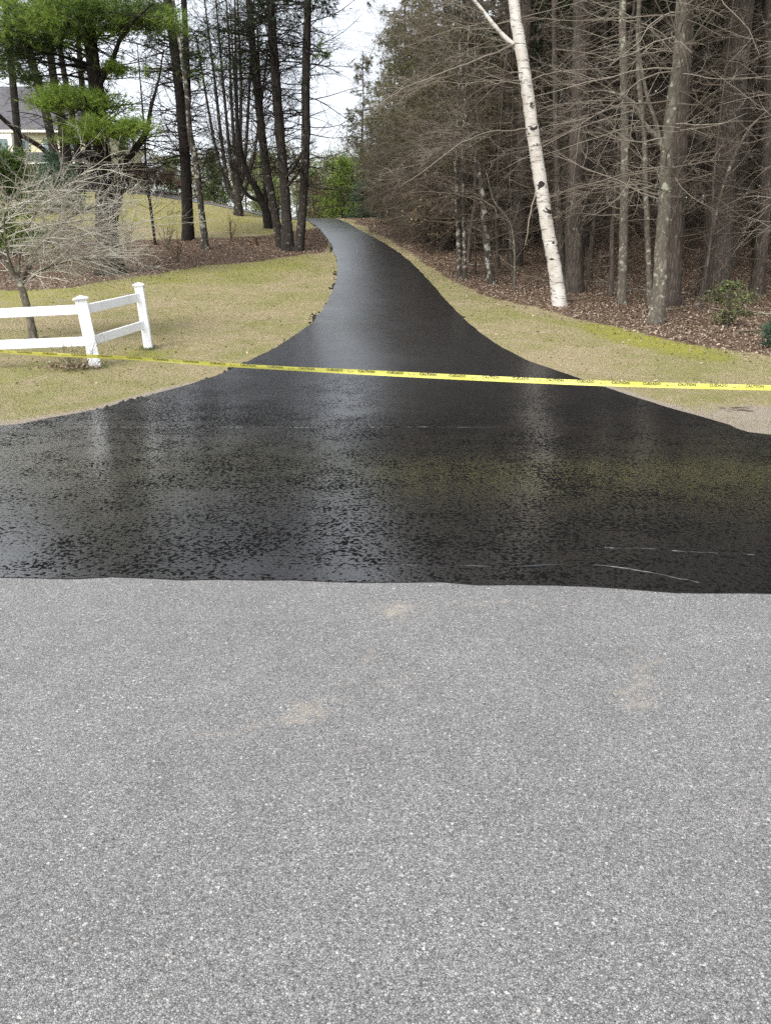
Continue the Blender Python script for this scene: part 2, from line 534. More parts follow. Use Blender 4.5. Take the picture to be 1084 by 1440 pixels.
def m_seal():
    t = NT('wet_black_sealcoat')
    x, y, z = t.sep()
    stretch = t.mapping((1, 1.15, 1))
    big = t.noise(.45, 4); mid = t.noise(2.2, 4)
    grit = t.noise(30, 3, stretch, .6)
    grit2 = t.noise(75, 3, stretch, .6)
    vor = t.voronoi(42, stretch, 'SMOOTH_F1')
    wet = t.math('ADD', t.math('MULTIPLY', big, .55), t.math('MULTIPLY', mid, .45))
    col = t.mix(t.rng(grit2, .35, .7, 0, 1), (.007, .007, .0075), (.022, .021, .021))
    # the pale joint between apron and drive, and a few dry spots
    jl = t.math('SUBTRACT', y, t.math('ADD', 9.42, t.math('MULTIPLY', t.math('SUBTRACT', t.noise(.8, 2), .5), .12)))
    jl = t.math('ABSOLUTE', jl)
    jf = t.math('MULTIPLY', t.rng(jl, .008, .028, 1, 0), t.rng(t.noise(3.5, 4), .42, .66, 0, .5))
    jf = t.math('MULTIPLY', jf, t.math('MULTIPLY', t.rng(x, -4.4, -3.4, 0, 1), t.rng(x, .4, 1.6, 1, .12)))
    col = t.mix(jf, col, (.35, .34, .33))
    coarse = t.rng(y, 8.8, 14.0, 1.0, .0)                       # the apron was sprayed over coarse stone, the drive is finer
    pv = t.mapping((.8, .75, 1.0))
    pn = t.math('ADD', t.math('MULTIPLY', t.noise(44, 2, pv, .55), .7), t.math('MULTIPLY', t.noise(90, 2, pv, .55), .3))
    lip = t.math('MULTIPLY', t.rng(y, 4.15, 5.0, 1, 0), t.rng(t.noise(3.0, 4, t.mapping((.5, 2.4, 1)), .6), .42, .62, 0, 1))
    lvl = t.math('SUBTRACT', t.rng(wet, .38, .62, .525, .40), t.math('MULTIPLY', lip, .07))
    film = t.rng(t.math('SUBTRACT', pn, lvl), -.012, .018, 0, 1)            # 1 = smooth wet film, 0 = open pit
    film = t.math('MAXIMUM', film, t.math('SUBTRACT', 1.0, coarse))
    rough = t.mix(film, (.6, .6, .6), t.mix(coarse, t.mix(t.rng(wet, .35, .65, 0, 1), (.22, .22, .22), (.30, .30, .30)), (.17, .17, .17)))
    spec = t.rng(film, 0, 1, .03, .5)
    col = t.mix(film, (.006, .006, .006), col)
    t.b.inputs['IOR'].default_value = 1.85
    hh = t.math('MULTIPLY', t.math('ADD', pn, t.math('MULTIPLY', grit2, .15)), coarse)
    und = t.bump(t.noise(1.4, 2, t.mapping((.35, 1.6, 1))), .05, .03)
    und = t.bump(t.math('MULTIPLY', t.noise(9, 3, t.mapping((.12, 1, 1))), t.rng(y, 10, 24, 1, .25)), .10, .006, und)
    nrm = t.bump(hh, .19, .014, und)
    t.set(col, rough, nrm, spec)
    df = t.n.new('ShaderNodeBsdfDiffuse'); df.inputs['Color'].default_value = (.008, .0078, .0076, 1)
    mx = t.n.new('ShaderNodeMixShader'); t.link(film, mx.inputs['Fac'])
    t.link(df.outputs['BSDF'], mx.inputs[1]); t.link(t.b.outputs['BSDF'], mx.inputs[2]); t.link(mx.outputs['Shader'], t.out.inputs['Surface'])
    return t.m
M['seal'] = m_seal()
M['seal_edge'] = m_plain('sealcoat_edge', (.012, .011, .011), .7, .4, 30)

def m_vinyl():
    t = NT('white_vinyl')
    x, y, z = t.sep()
    n = t.noise(3.2, 5, t.mapping((1, 1, .6)), .6)
    st = t.noise(14, 4, t.mapping((1, 1, .5)))
    c = t.mix(t.rng(n, .5, .75, 0, .55), (.80, .81, .82), (.60, .61, .58))
    c = t.mix(t.math('MULTIPLY', t.rng(st, .54, .70, 0, .7), t.rng(z, .0, .6, 1.0, .25)), c, (.34, .34, .28))
    return t.set(c, .42, None, .45)
M['vinyl'] = m_vinyl()
def m_tape():
    t = NT('yellow_tape')
    c = t.mix(t.rng(t.noise(2.5, 3), .3, .7, 0, 1), (.78, .74, .13), (.86, .83, .22))
    t.set(c, .38, t.bump(t.noise(22, 3), .25, .01), .5)
    tr = t.n.new('ShaderNodeBsdfTranslucent'); t.link(c, tr.inputs['Color'])
    mx = t.n.new('ShaderNodeMixShader'); mx.inputs['Fac'].default_value = .25
    t.link(t.b.outputs['BSDF'], mx.inputs[1]); t.link(tr.outputs['BSDF'], mx.inputs[2])
    t.link(mx.outputs['Shader'], t.out.inputs['Surface'])
    return t.m
M['tape'] = m_tape()
M['ink'] = m_plain('black_ink', (.055, .052, .03), .5, .2, 30)
M['siding'] = m_plain('cream_siding', (.66, .62, .40), .6, .08, 4)
M['trim'] = m_plain('white_trim', (.74, .73, .62), .5, .06, 4)
M['shingle'] = m_plain('grey_shingle', (.088, .085, .09), .85, .35, 5)
M['brown_wall'] = m_plain('brown_board_wall', (.10, .062, .045), .8, .35, 5)
def m_glass():
    t = NT('window_glass')
    return t.set((.10, .15, .16), .08, None, .8)
M['glass'] = m_glass()
M['stump'] = m_plain('cut_wood', (.10, .06, .035), .9, .4, 12)

# ------------------------------------------------------------------ driveway outline (world)
LEFTPX = [(0, 600), (64, 591), (137, 578), (228, 554), (275, 541), (315, 526), (365, 503), (400, 484), (434, 460), (446, 447),
          (457, 430), (467, 410), (473, 392), (474, 375), (471, 360), (465, 345), (455, 329)]
RIGHTPX = [(1084, 612), (1015, 597), (942, 577), (878, 557), (819, 537), (755, 514), (722, 499), (693, 483), (669, 465), (650, 448), (633, 430), (617, 412), (602, 395), (586, 378), (570, 364), (553, 351), (528, 336), (505, 324)]
Lp = np.array([ground_hit(*p)[:2] for p in LEFTPX]); Rp = np.array([ground_hit(*p)[:2] for p in RIGHTPX])
# hidden continuation over the brow and to the west
def cont(px, row, Y): return at(px, row, Y)[:2]
Lp = np.vstack([Lp, [cont(432, 0, 42.6), cont(406, 0, 45.6), (-10.5, 47.6), (-17, 49.0), (-30, 51)]])
Rp = np.vstack([Rp, [cont(480, 0, 43.8), cont(450, 0, 47.0), (-9.5, 50.4), (-17, 52.2), (-30, 54.5)]])
Lp = np.vstack([[(-9.5, 7.9), (-6.8, 8.9)], Lp]); Rp = np.vstack([[(9.5, 7.9), (6.6, 8.8)], Rp])
NS = 260
def resample(pl, n):
    q = spline(pl, 900)
    s = np.concatenate(([0], np.cumsum(np.linalg.norm(np.diff(q, axis=0), axis=1))))
    u = np.linspace(0, s[-1], n)
    return np.stack([np.interp(u, s, q[:, 0]), np.interp(u, s, q[:, 1])], 1)
# pair the edges by their knots rather than by arc length
def param(pl):
    y = pl[:, 1]; return y
def edge_at(pl, n_knots):
    return spline(pl, n_knots)
ES = 700
Le, Re = resample(Lp, ES), resample(Rp, ES)
rg = np.random.default_rng(5)
def ragged(E, amp, seed):
    r_ = np.random.default_rng(seed)
    T = norm(np.gradient(E, axis=0)); N = np.stack([-T[:, 1], T[:, 0]], 1)
    nz = np.convolve(r_.normal(0, 1, len(E) + 8), np.ones(5) / 5, 'same')[4:-4] + .6 * np.convolve(r_.normal(0, 1, len(E) + 40), np.ones(21) / 9, 'same')[20:-20]
    return E + N * nz[:, None] * amp
Le_r = ragged(Le, .035, 1); Re_r = ragged(Re, .018, 2)
ALL_EDGE = np.vstack([Le, Re])

def edge_dist(x, y):
    d = np.full(x.shape, 1e9)
    for i in range(0, len(ALL_EDGE), 2):
        d = np.minimum(d, (x - ALL_EDGE[i, 0]) ** 2 + (y - ALL_EDGE[i, 1]) ** 2)
    return np.sqrt(d)

_lo = np.argsort(Lp[:, 1]); 
def left_x(y): return np.interp(y, Le[:, 1], Le[:, 0])
def right_x(y):
    k = np.argmax(Re[:, 1]) if False else len(Re)
    yy, xx = np.maximum.accumulate(Re[:, 1]), Re[:, 0]
    return np.interp(y, yy, xx)

# ------------------------------------------------------------------ ground masks
LITR = [(1500, 545), (1084, 503), (1040, 494), (1000, 488), (940, 476), (860, 458), (790, 440), (730, 429), (680, 415), (650, 402), (620, 384), (600, 372),
        (575, 352), (555, 340), (530, 328), (500, 312), (470, 300)]
lr = np.array(LITR[::-1], float)
MULB = np.array([(-400, 420), (0, 408), (100, 402), (150, 395), (200, 388), (260, 379), (330, 371), (400, 363), (455, 352), (466, 340), (2000, 300)], float)
MULT = np.array([(-400, 345), (0, 345), (120, 338), (180, 337), (250, 336), (320, 334), (380, 330), (420, 324), (445, 320), (2000, 300)], float)

def masks(x, y):
    z = H(x, y)
    u, v = project(x, y, z)
    wv = wob(x * 2.1, y * 1.7) * 3
    bnd = np.interp(u, lr[:, 0], lr[:, 1])
    right = (x > right_x(y)) & (y < 66)
    lit = np.where(right, sstep(-4, 5, bnd + wv - v), 0)
    lit = np.where((y > 54) & (x > -4), 1.0, lit)
    left = x < left_x(y)
    lb = np.interp(u, MULB[:, 0], MULB[:, 1]); lt = np.interp(u, MULT[:, 0], MULT[:, 1])
    ml = sstep(-4, 4, lb + wv - v) * sstep(-2, 3, v - lt + wv * .4)
    lit = np.where(left & (y > 14) & (y < 62), np.maximum(lit, ml), lit)
    ed = edge_dist(x, y)
    near = 1 - sstep(12, 30, y)
    dirt = (1 - sstep(.05, .12 + .36 * near, ed)) * (1 - .85 * sstep(11.6, 13.5, y))
    dirt = np.maximum(dirt, np.where(y < 10.6, 1 - sstep(9.3 + .2, 10.3, y + .12 * np.abs(x) * 0), 0) * .9)
    # bare sandy corner by the mouth on the near right
    dirt = np.maximum(dirt, .95 * np.exp(-(((x - 5.2) / 1.3) ** 2 + ((y - 10.2) / .75) ** 2)))
    dark = np.exp(-(((x - 4.85) / .5) ** 2 + ((y - 10.6) / .30) ** 2)) * .62
    dark = np.maximum(dark, np.exp(-(((x + 5.35) / .5) ** 2 + ((y - 13.0) / .25) ** 2)) * .5)
    moss = np.where(right, 1.15 * np.exp(-((v - bnd - 10) / 10) ** 2) * sstep(800, 870, u) * (1 - sstep(990, 1060, u)) + .34 * np.exp(-((v - bnd - 14) / 12) ** 2) * sstep(640, 720, u) * (1 - sstep(900, 1000, u)), 0)
    moss = np.where(left, np.maximum(moss, .42 * np.exp(-((v - lb - 9) / 14) ** 2)), moss)
    moss = np.where(left & (y > 38), np.maximum(moss, .3), moss)
    moss = np.where(right, moss - .42 * (1 - np.clip(moss * 2, 0, 1)), moss)
    moss = np.where(left & (y < 40), moss - .45 * (1 - sstep(.3, 1.6, ed)), moss)
    for (mx, my, s) in ((-4.35, 14.6, .5), (-7.6, 13.0, .9), (-6.6, 12.3, .5)):
        moss = np.maximum(moss, .9 * np.exp(-((x - mx) ** 2 + ((y - my) * 1.5) ** 2) / s ** 2))
    return lit, dirt, dark, moss

def axis(segs):
    out = []
    for a, b, s in segs: out.append(np.arange(a, b, s))
    return np.concatenate(out + [[segs[-1][1]]])
gx = axis([(-900, -120, 60), (-120, -40, 5), (-40, -16, .8), (-16, 14, .2), (14, 40, .8), (40, 120, 5), (120, 900, 60)])
gy = axis([(-300, -20, 40), (-20, 8, 2), (8, 30, .17), (30, 66, .35), (66, 120, 2), (120, 300, 20), (300, 1500, 120)])
X, Y = np.meshgrid(gx, gy)
Z = H(X, Y) - np.where(Y < 9.0, .05, 0) * 1.0
Z = Z - .03 * (1 - sstep(8.8, 9.6, Y)) * (Y >= 9.0)
g = Geo()
ny, nx = X.shape
idx = np.arange(ny * nx).reshape(ny, nx)
g.add(np.stack([X, Y, Z], -1).reshape(-1, 3), np.stack([idx[:-1, :-1], idx[:-1, 1:], idx[1:, 1:], idx[1:, :-1]], -1).reshape(-1, 4))
ground = tag(g.build('ground', M['ground']), 'mossy straw-coloured lawn running up into brown forest floor', 'ground', kind='structure')
ml = masks(X.ravel(), Y.ravel())
for nme, val in zip(('litter', 'dirt', 'dark', 'moss'), ml):
    a = ground.data.attributes.new(nme, 'FLOAT', 'POINT'); a.data.foreach_set('value', val.astype(np.float32))

# ------------------------------------------------------------------ road
rx = axis([(-300, -8, 8), (-8, 8, .12), (8, 300, 8)])
ry = axis([(-8, .6, .6), (.6, 4.8, .1), (4.8, 8.6, .4)])
X, Y = np.meshgrid(rx, ry)
Z = np.zeros_like(X)
g = Geo(); ny, nx = X.shape; idx = np.arange(ny * nx).reshape(ny, nx)
g.add(np.stack([X, Y, Z], -1).reshape(-1, 3), np.stack([idx[:-1, :-1], idx[:-1, 1:], idx[1:, 1:], idx[1:, :-1]], -1).reshape(-1, 4))
road = tag(g.build('road', M['road']), 'worn grey asphalt road with pale stones and tan stains', 'road', kind='structure')
stain = np.zeros(X.size)
for (px, row, a, b, s) in [(556, 858, .13, .12, 1), (532, 922, .055, .14, 1.0), (492, 965, .05, .12, .9), (443, 992, .07, .05, 1), (415, 1014, .10, .045, .85), (563, 962, .05, .06, .7), (612, 985, .05, .06, .7),
                           (520, 1058, .035, .05, .7), (908, 928, .06, .12, .9), (895, 985, .07, .12, .8), (910, 955, .05, .2, .6), (38, 985, .06, .06, .8), (320, 1030, .15, .04, .5), (205, 1040, .1, .04, .4), (700, 850, .5, .08, .5)]:
    d = ray(px, row); tt = -CAM_H / d[2]; p = d * tt
    stain = np.maximum(stain, s * np.exp(-(((X.ravel() - p[0]) / a) ** 2 + ((Y.ravel() - p[1]) / b) ** 2)))
a = road.data.attributes.new('stain', 'FLOAT', 'POINT'); a.data.foreach_set('value', stain.astype(np.float32))

# ------------------------------------------------------------------ driveway (fresh sealcoat)
def seal_lip(x):
    xs = [-12, -6, -3.9, -2.6, -1.6, -.6, .6, 1.2, 1.7, 2.05, 6, 12]
    rw = [813, 813, 813, 813, 813.5, 817, 822, 826, 835, 836, 836, 836]
    yy = []
    for r_ in rw:
        d = ray(542, r_); yy.append(-CAM_H / d[2] * d[1])
    return np.interp(x, xs, yy) + .012 * np.sin(x * 7.3) + .008 * np.sin(x * 19 + 1) + .006 * np.sin(x * 43)
g = Geo()
# apron: from the lip to y=8.9 at full width, then rows between the edges
secs = []
NX = 90
for t in np.linspace(0, 1, 22):
    xl, xr = -9.5, 9.5
    xs = np.linspace(xl, xr, NX)
    y0 = seal_lip(xs); y1 = np.full(NX, 7.9)
    ys = y0 + (y1 - y0) * t
    secs.append(np.stack([xs, ys], 1))
n_ap = len(secs)
for i in range(2, ES, 2):
    w = np.linspace(0, 1, NX)[:, None]
    secs.append(Le_r[i][None] * (1 - w) + Re_r[i][None] * w)
S = np.array(secs)
zz = H(S[..., 0], S[..., 1])
lift = .006 + .024 * sstep(8.5, 11, S[..., 1])
Vv = np.concatenate([S, (zz + lift)[..., None]], -1)
ns = len(S)
idx = np.arange(ns * NX).reshape(ns, NX)
g.add(Vv.reshape(-1, 3), np.stack([idx[:-1, :-1], idx[:-1, 1:], idx[1:, 1:], idx[1:, :-1]], -1).reshape(-1, 4))
# skirts
def skirt(line):
    lo = line.copy(); lo[:, 2] -= .12
    n = len(line); V = np.vstack([line, lo]); i = np.arange(n - 1)
    g.add(V, np.stack([i, i + 1, i + 1 + n, i + n], -1), 1)
skirt(Vv[:, 0]); skirt(Vv[:, -1]); skirt(Vv[0])
for k_, ln_ in enumerate([[(600, 801), (650, 797), (720, 800), (800, 796), (850, 799), (900, 806), (945, 815), (985, 823)], [(850, 771), (910, 773), (980, 777), (1060, 781)], [(480, 800), (540, 795), (600, 796)]]):
    pp_ = []
    for (px_, rw_) in ln_:
        d_ = ray(px_, rw_); t_ = -CAM_H / d_[2]; pp_.append((d_[0] * t_, d_[1] * t_, .0065))
    q_ = spline(pp_, 60); r_ = np.random.default_rng(60 + k_)
    q_[:, 1] += np.cumsum(r_.normal(0, .004, 60)); 
    rr_ = np.clip(.0035 + np.convolve(r_.normal(0, .006, 64), np.ones(5) / 5, 'valid'), .0006, .012)
    q_[:, 2] -= .002
    tubes(g, q_, rr_, 6, 2)
M['seal_ridge'] = m_plain('sealcoat_ridge', (.02, .02, .021), .3, .3, 30, .5)
driveway = tag(g.build('driveway', [M['seal'], M['seal_edge'], M['seal_ridge']]), 'freshly sealed wet black driveway curving uphill', 'driveway', kind='structure')

# ------------------------------------------------------------------ trees
def trunk_geo(g, path, rad, k=12, mat=0, flare=True, rng=None, rough=.05):
    path, rad = np.asarray(path), np.asarray(rad).copy()
    if flare:
        s = np.concatenate(([0], np.cumsum(np.linalg.norm(np.diff(path, axis=0), axis=1))))
        rad = rad * (1 + .28 * np.exp(-s / (rad[0] * 2.0)))
    tubes(g, path, rad, k, mat, rough, rng)

def hero(name, pts, label, cat, bark, twig, rng, top=6.0, group=None, limbs=(), Y=None, branches=None, needles=None, n_kids=(5, 3), droop=0., bpos=None, lean=0.0, crown_name='crown', kseg=12, top_tip=.35, ang=(60, 100)):
    """pts: [(px,row,width_px)...] from the base up, in the plane of the base"""
    if Y is None:
        b = ground_hit(pts[0][0], pts[0][1])
    else:
        b = at(pts[0][0], pts[0][1], Y); b[2] = float(H(b[0], b[1]))
    Y0 = b[1]
    W, Rr = [b - np.array((0, 0, .12))], [None]
    def wr(px, row, w, yy):
        d = ray(px, row); t = yy / d[1]
        return w * t / F / 2 * math.sqrt(1 + ((px - 542) / F) ** 2) ** 0
    W, Rr = [], []
    for i, (px, row, w) in enumerate(pts):
        p = at(px, row, Y0 + lean * i) if i else b - np.array((0, 0, .15))
        if i and p[2] <= W[-1][2]: continue
        W.append(p); Rr.append(wr(px, row, w, Y0))
    W = np.array(W); Rr = np.array(Rr)
    if top > 0:
        d = norm((W[-1] - W[-2])[None])[0]; d = norm((d + np.array((0, 0, .6)))[None])[0]
        W = np.vstack([W, W[-1] + d * top * .5, W[-1] + d * top]); Rr = np.concatenate([Rr, [Rr[-1] * .75, Rr[-1] * top_tip]])
    n = max(14, int(len(W) * 7))
    path = spline(W, n); rad = np.maximum(np.interp(np.linspace(0, 1, n), np.linspace(0, 1, len(Rr)), Rr), .004)
    root = empty(name, b, label, cat, group)
    path = path - b
    g = Geo(); trunk_geo(g, path, rad, kseg, 0, True, rng)
    lp = []; thin = []
    for lb in limbs:
        pp = np.array([at(px, row, Y0 + (lb[0][3] if len(lb[0]) > 3 else 0) * j / max(1, len(lb) - 1)) for j, (px, row, w, *_) in enumerate(lb)]) - b
        rr = np.array([wr(px, row, w, Y0) for (px, row, w, *_) in lb])
        m = len(lb) * 5
        q = spline(pp, m); qr = np.interp(np.linspace(0, 1, m), np.linspace(0, 1, len(rr)), rr)
        
        if lb[0][2] < 4.6: thin.append((q + np.vstack([np.zeros((1, 3)), np.cumsum(rng.normal(0, .012, (m - 1, 3)), 0)]), qr))
        else: tubes(g, q, qr, 8, 0, .04, rng)
        lp.append((q, qr))
    g.build('trunk', bark, root)
    g = Geo()
    for q_, r_ in thin: tubes(g, q_, r_, 6, 0)
    has = False
    for br in (branches or []):
        nb, z0, z1, l0, l1, el0, el1 = br[:7]
        opt = br[7] if len(br) > 7 else {}
        src, srad = path, rad
        if 'limb' in opt: src, srad = lp[opt['limb']]
        zz = rng.uniform(z0, z1, nb)
        if 'limb' in opt or opt.get('param'):
            ii = rng.uniform(z0, z1, nb) * (len(src) - 1)
            i0 = np.minimum(ii.astype(int), len(src) - 2); f = (ii - i0)[:, None]
            O = src[i0] * (1 - f) + src[i0 + 1] * f; rr = srad[i0]
        else:
            O = np.stack([np.interp(zz, src[:, 2], src[:, c]) for c in range(3)], 1); rr = np.interp(zz, src[:, 2], srad)
        az = rng.uniform(0, 2 * math.pi, nb)
        if 'az' in opt: az = np.radians(rng.uniform(opt['az'][0], opt['az'][1], nb))
        el = np.radians(rng.uniform(el0, el1, nb))
        D = np.stack([np.cos(az) * np.cos(el), np.sin(az) * np.cos(el), np.sin(el)], 1)
        L = rng.uniform(l0, l1, nb)
        if not opt.get('param') and z1 > z0 and opt.get('taper', 0): L = L * (1 - opt['taper'] * (zz - z0) / (z1 - z0))
        r = np.clip(rr * opt.get('rf', .22), .004, opt.get('rmax', .035))
        wig = opt.get('wig', .13); dr = opt.get('droop', droop)
        mt = opt.get('mat', 0)
        B1, R1 = grow(O, D, L, r, 7, dr, wig, rng)
        tubes(g, B1, R1, 4, mt); has = True
        k1, k2 = opt.get('kids', n_kids)
        last, lastL = B1, L
        if k1:
            o, d, l, rr = kids(B1, R1, L, k1, (25, 65), .5, .15, rng, opt.get('flat', .3))
            B2, R2 = grow(o, d, l, np.maximum(rr, .003), 5, dr, wig, rng)
            tubes(g, B2, R2, 3, mt)
            last, lastL = B2, l
            if k2:
                o, d, l, rr = kids(B2, R2, l, k2, (25, 65), .55, .15, rng, opt.get('flat', .3))
                B3, R3 = grow(o, d, l, np.maximum(rr, .0025), 4, dr, wig, rng)
                tubes(g, B3, R3, 3, mt)
                last, lastL = B3, l
        nd = opt.get('needle', needles)
        if nd:
            per, ln, wd, mi = nd
            pts_ = last[:, 1:].reshape(-1, 3); dd = norm(np.diff(last, axis=1)).reshape(-1, 3)
            tufts(g, pts_, dd, per, ln, wd, rng, mi, .7)
    return root, path, rad, g, b

def finish(g, root, mats, name='crown'):
    if g.n: return g.build(name, mats, root)

def pad(g, c, rx, ry, rz, n, per, ln, wd, rng, mat, origin=None, twig=0):
    p = rng.normal(0, .5, (n, 3)) * np.array((rx, ry, rz))
    p[:, 2] -= .25 * rz * (p[:, 0] ** 2 / rx ** 2 + p[:, 1] ** 2 / ry ** 2)
    p = p + c
    # clump them
    ctr = p[rng.integers(0, n, max(4, n // 16))]
    p = p * .38 + ctr[rng.integers(0, len(ctr), n)] * .62 + rng.normal(0, .05, (n, 3))
    o = c if origin is None else origin
    d = norm(p - o) * np.array((1, 1, .3)) + np.array((0, 0, .35))
    tufts(g, p, norm(d), per, ln, wd, rng, mat, .55)
    m = min(n, 60)
    sel = p[rng.integers(0, n, m)]
    s = c + (sel - c) * .15 + np.array((0, 0, -.05))
    mid = (s + sel) / 2 + np.array((0, 0, .03))
    tubes(g, np.stack([s, mid, sel], 1), np.tile([[.012, .008, .004]], (m, 1)), 3, twig)
    if origin is not None:
        q = spline(np.array([origin, origin * .5 + c * .5 + np.array((0, 0, .15)), c]), 8)
        tubes(g, q, np.linspace(.05, .015, 8), 5, twig)

rng = np.random.default_rng(11)

# ---- left side -------------------------------------------------------------
ND = (3, .16, .03, 1)
ptsA = [(157, 385, 40), (152, 340, 30), (149, 290, 27), (145, 235, 25), (141, 180, 22), (134, 110, 20), (126, 50, 18), (117, 0, 16)]
root, path, rad, g, b = hero('pine_tree', ptsA, 'broad dark pine with bright green needle pads above the pale bush', 'tree', M['bark_black'], None, rng, 2,
    limbs=[[(158, 318, 14), (170, 262, 13), (178, 232, 12), (192, 208, 10), (206, 186, 8), (213, 150, 5), (224, 110, 3), (230, 70, 1.5)], [(137, 125, 8, -1.5), (158, 85, 7), (170, 55, 5), (190, 28, 4), (215, 5, 2)]],
    branches=[(76, 3.0, 10, 1.2, 3.4, -20, 25, dict(kids=(8, 5), droop=-.03, rmax=.03)),
              (18, 6.4, 9.6, 1.5, 3.6, -15, 15, dict(kids=(7, 2), needle=(4, .2, .022, 3), flat=.6, rmax=.03)),
              (24, .2, 1, .6, 2.2, -10, 50, dict(limb=0, kids=(6, 4))), (16, .2, 1, .6, 2., -10, 50, dict(limb=1, kids=(6, 4)))])
YA = b[1]
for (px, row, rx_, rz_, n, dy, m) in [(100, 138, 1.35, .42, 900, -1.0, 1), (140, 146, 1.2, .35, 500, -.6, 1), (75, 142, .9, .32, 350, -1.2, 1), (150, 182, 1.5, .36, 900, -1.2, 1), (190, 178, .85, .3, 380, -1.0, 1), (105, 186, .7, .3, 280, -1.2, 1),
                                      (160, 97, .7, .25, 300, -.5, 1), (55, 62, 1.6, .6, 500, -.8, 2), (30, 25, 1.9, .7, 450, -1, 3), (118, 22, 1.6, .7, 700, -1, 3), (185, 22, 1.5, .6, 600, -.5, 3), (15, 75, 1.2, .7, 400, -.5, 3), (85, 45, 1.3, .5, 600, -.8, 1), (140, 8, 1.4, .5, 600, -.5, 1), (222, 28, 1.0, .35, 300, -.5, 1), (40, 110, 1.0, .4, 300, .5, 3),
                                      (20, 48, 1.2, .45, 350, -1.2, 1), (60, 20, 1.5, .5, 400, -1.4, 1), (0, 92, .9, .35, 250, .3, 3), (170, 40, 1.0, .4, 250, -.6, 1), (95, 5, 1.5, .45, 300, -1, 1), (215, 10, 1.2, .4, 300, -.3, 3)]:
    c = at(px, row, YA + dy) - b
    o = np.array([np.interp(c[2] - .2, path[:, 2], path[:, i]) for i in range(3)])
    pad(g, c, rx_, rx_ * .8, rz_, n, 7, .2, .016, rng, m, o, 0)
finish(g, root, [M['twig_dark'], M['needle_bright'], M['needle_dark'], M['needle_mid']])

# the dark trunks behind it, near the house
for k, (pts, Yh) in enumerate([([(84, 242, 15), (70, 180, 12), (52, 110, 11), (38, 60, 10), (22, 10, 9)], 43), ([(96, 236, 17), (90, 190, 14), (76, 110, 11), (66, 40, 10), (58, 0, 9)], 46),
                  ([(112, 228, 10), (105, 180, 9), (92, 110, 8), (80, 40, 7), (74, 0, 6)], 49), ([(127, 226, 9), (121, 170, 9), (114, 100, 8), (110, 40, 7), (108, 0, 6)], 51),
                  ([(30, 250, 12), (22, 150, 10), (14, 60, 9), (8, 0, 8)], 50)]):
    lab = ['leaning dark pine trunk before the house with a long bare limb', 'thickest dark trunk in the clump before the house', 'slim dark trunk between thicker ones near the house',
           'straight slim dark trunk just beside the bright needle pads', 'dark pine standing in front of the cream house bay'][k]
    lim = [[(74, 222, 7, -2), (55, 205, 7), (30, 190, 6), (10, 172, 6), (-14, 150, 5)]] if k == 0 else []
    root, path, rad, g, b = hero('dark_pine', pts, lab, 'tree', M['bark_black'], None, rng, 2, Y=Yh, limbs=lim, group='dark trunks by the house',
        branches=[(30, 5.0, 11, .9, 2.8, -15, 25, dict(kids=(7, 4), rmax=.025)), (6, 8.4, 11, 1.2, 2.6, -10, 20, dict(kids=(8, 2), needle=(4, .26, .04, 1), flat=.5))], kseg=9)
    finish(g, root, [M['twig_dark'], M['needle_dark']])

def left_tree(name, pts, lab, bark, br, limbs=(), top=1.5, mats=None, cat='tree', **kw):
    root, path, rad, g, b = hero(name, pts, lab, cat, bark, None, rng, top, limbs=limbs, branches=br, **kw)
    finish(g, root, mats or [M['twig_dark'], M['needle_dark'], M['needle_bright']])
    return root, path, b
crownL = (30, 6.2, 9.6, 1.4, 3.2, -15, 15, dict(kids=(9, 4), needle=(1, .2, .028, 1), flat=.5, rmax=.03))
left_tree('twin_trunk_pine', [(265, 337, 16), (262, 250, 15), (256, 166, 14), (248, 90, 13), (236, 0, 12)], 'dark twin-trunked pine whose second stem splits off halfway up', M['bark_black'],
    [(90, 2.6, 9, 1.2, 3.2, -20, 35, dict(kids=(7, 5), rmax=.024)), crownL, (9, 6.2, 7.2, 1.2, 2.2, -5, 5, dict(kids=(6, 2), needle=(5, .2, .02, 2), flat=.7))],
    limbs=[[(258, 185, 10), (264, 150, 10), (263, 90, 9), (259, 0, 8)]])
left_tree('lichened_tree', [(290, 351, 11), (284, 300, 9), (276, 230, 9), (268, 190, 8), (262, 120, 6), (250, 40, 5), (244, 0, 4)], 'slim lichen-spotted trunk curving up beside the twin-trunked pine', M['bark_lichen'],
    [(50, 2., 9, .9, 2.6, -10, 45, dict(kids=(7, 5), rmax=.018))], top=3)
stems = [[(334, 285, 6), (322, 262, 5), (312, 200, 5), (303, 120, 4), (294, 50, 3), (288, 0, 2)], [(334, 275, 5), (325, 230, 5), (317, 150, 4), (309, 60, 3), (304, 0, 2)], [(333, 275, 5), (330, 215, 5), (325, 130, 4), (322, 50, 3), (318, 0, 2)],
         [(336, 270, 6), (338, 200, 5), (339, 110, 4), (335, 30, 3), (334, -20, 2)], [(336, 278, 6), (345, 220, 5), (350, 140, 4), (354, 60, 3), (357, 0, 2)], [(333, 290, 5), (316, 255, 5), (300, 190, 4), (286, 110, 3), (276, 50, 2)],
         [(337, 285, 5), (350, 250, 5), (362, 190, 4), (372, 110, 3), (380, 40, 2)]]
root, path, rad, g, b = hero('many_stemmed_maple', [(336, 303, 13), (335, 285, 11), (334, 265, 9), (334, 200, 6), (332, 100, 4), (331, 20, 3)], 'bare maple fanning into many upright thin stems on the lawn crest', 'tree', M['bark_pine'], None, rng, 2, limbs=stems,
    branches=[(26, .12, .97, 1.0, 3.2, 30, 75, dict(limb=i, kids=(6, 4), rmax=.024, droop=.05)) for i in range(7)])
finish(g, root, [M['twig_dark']])
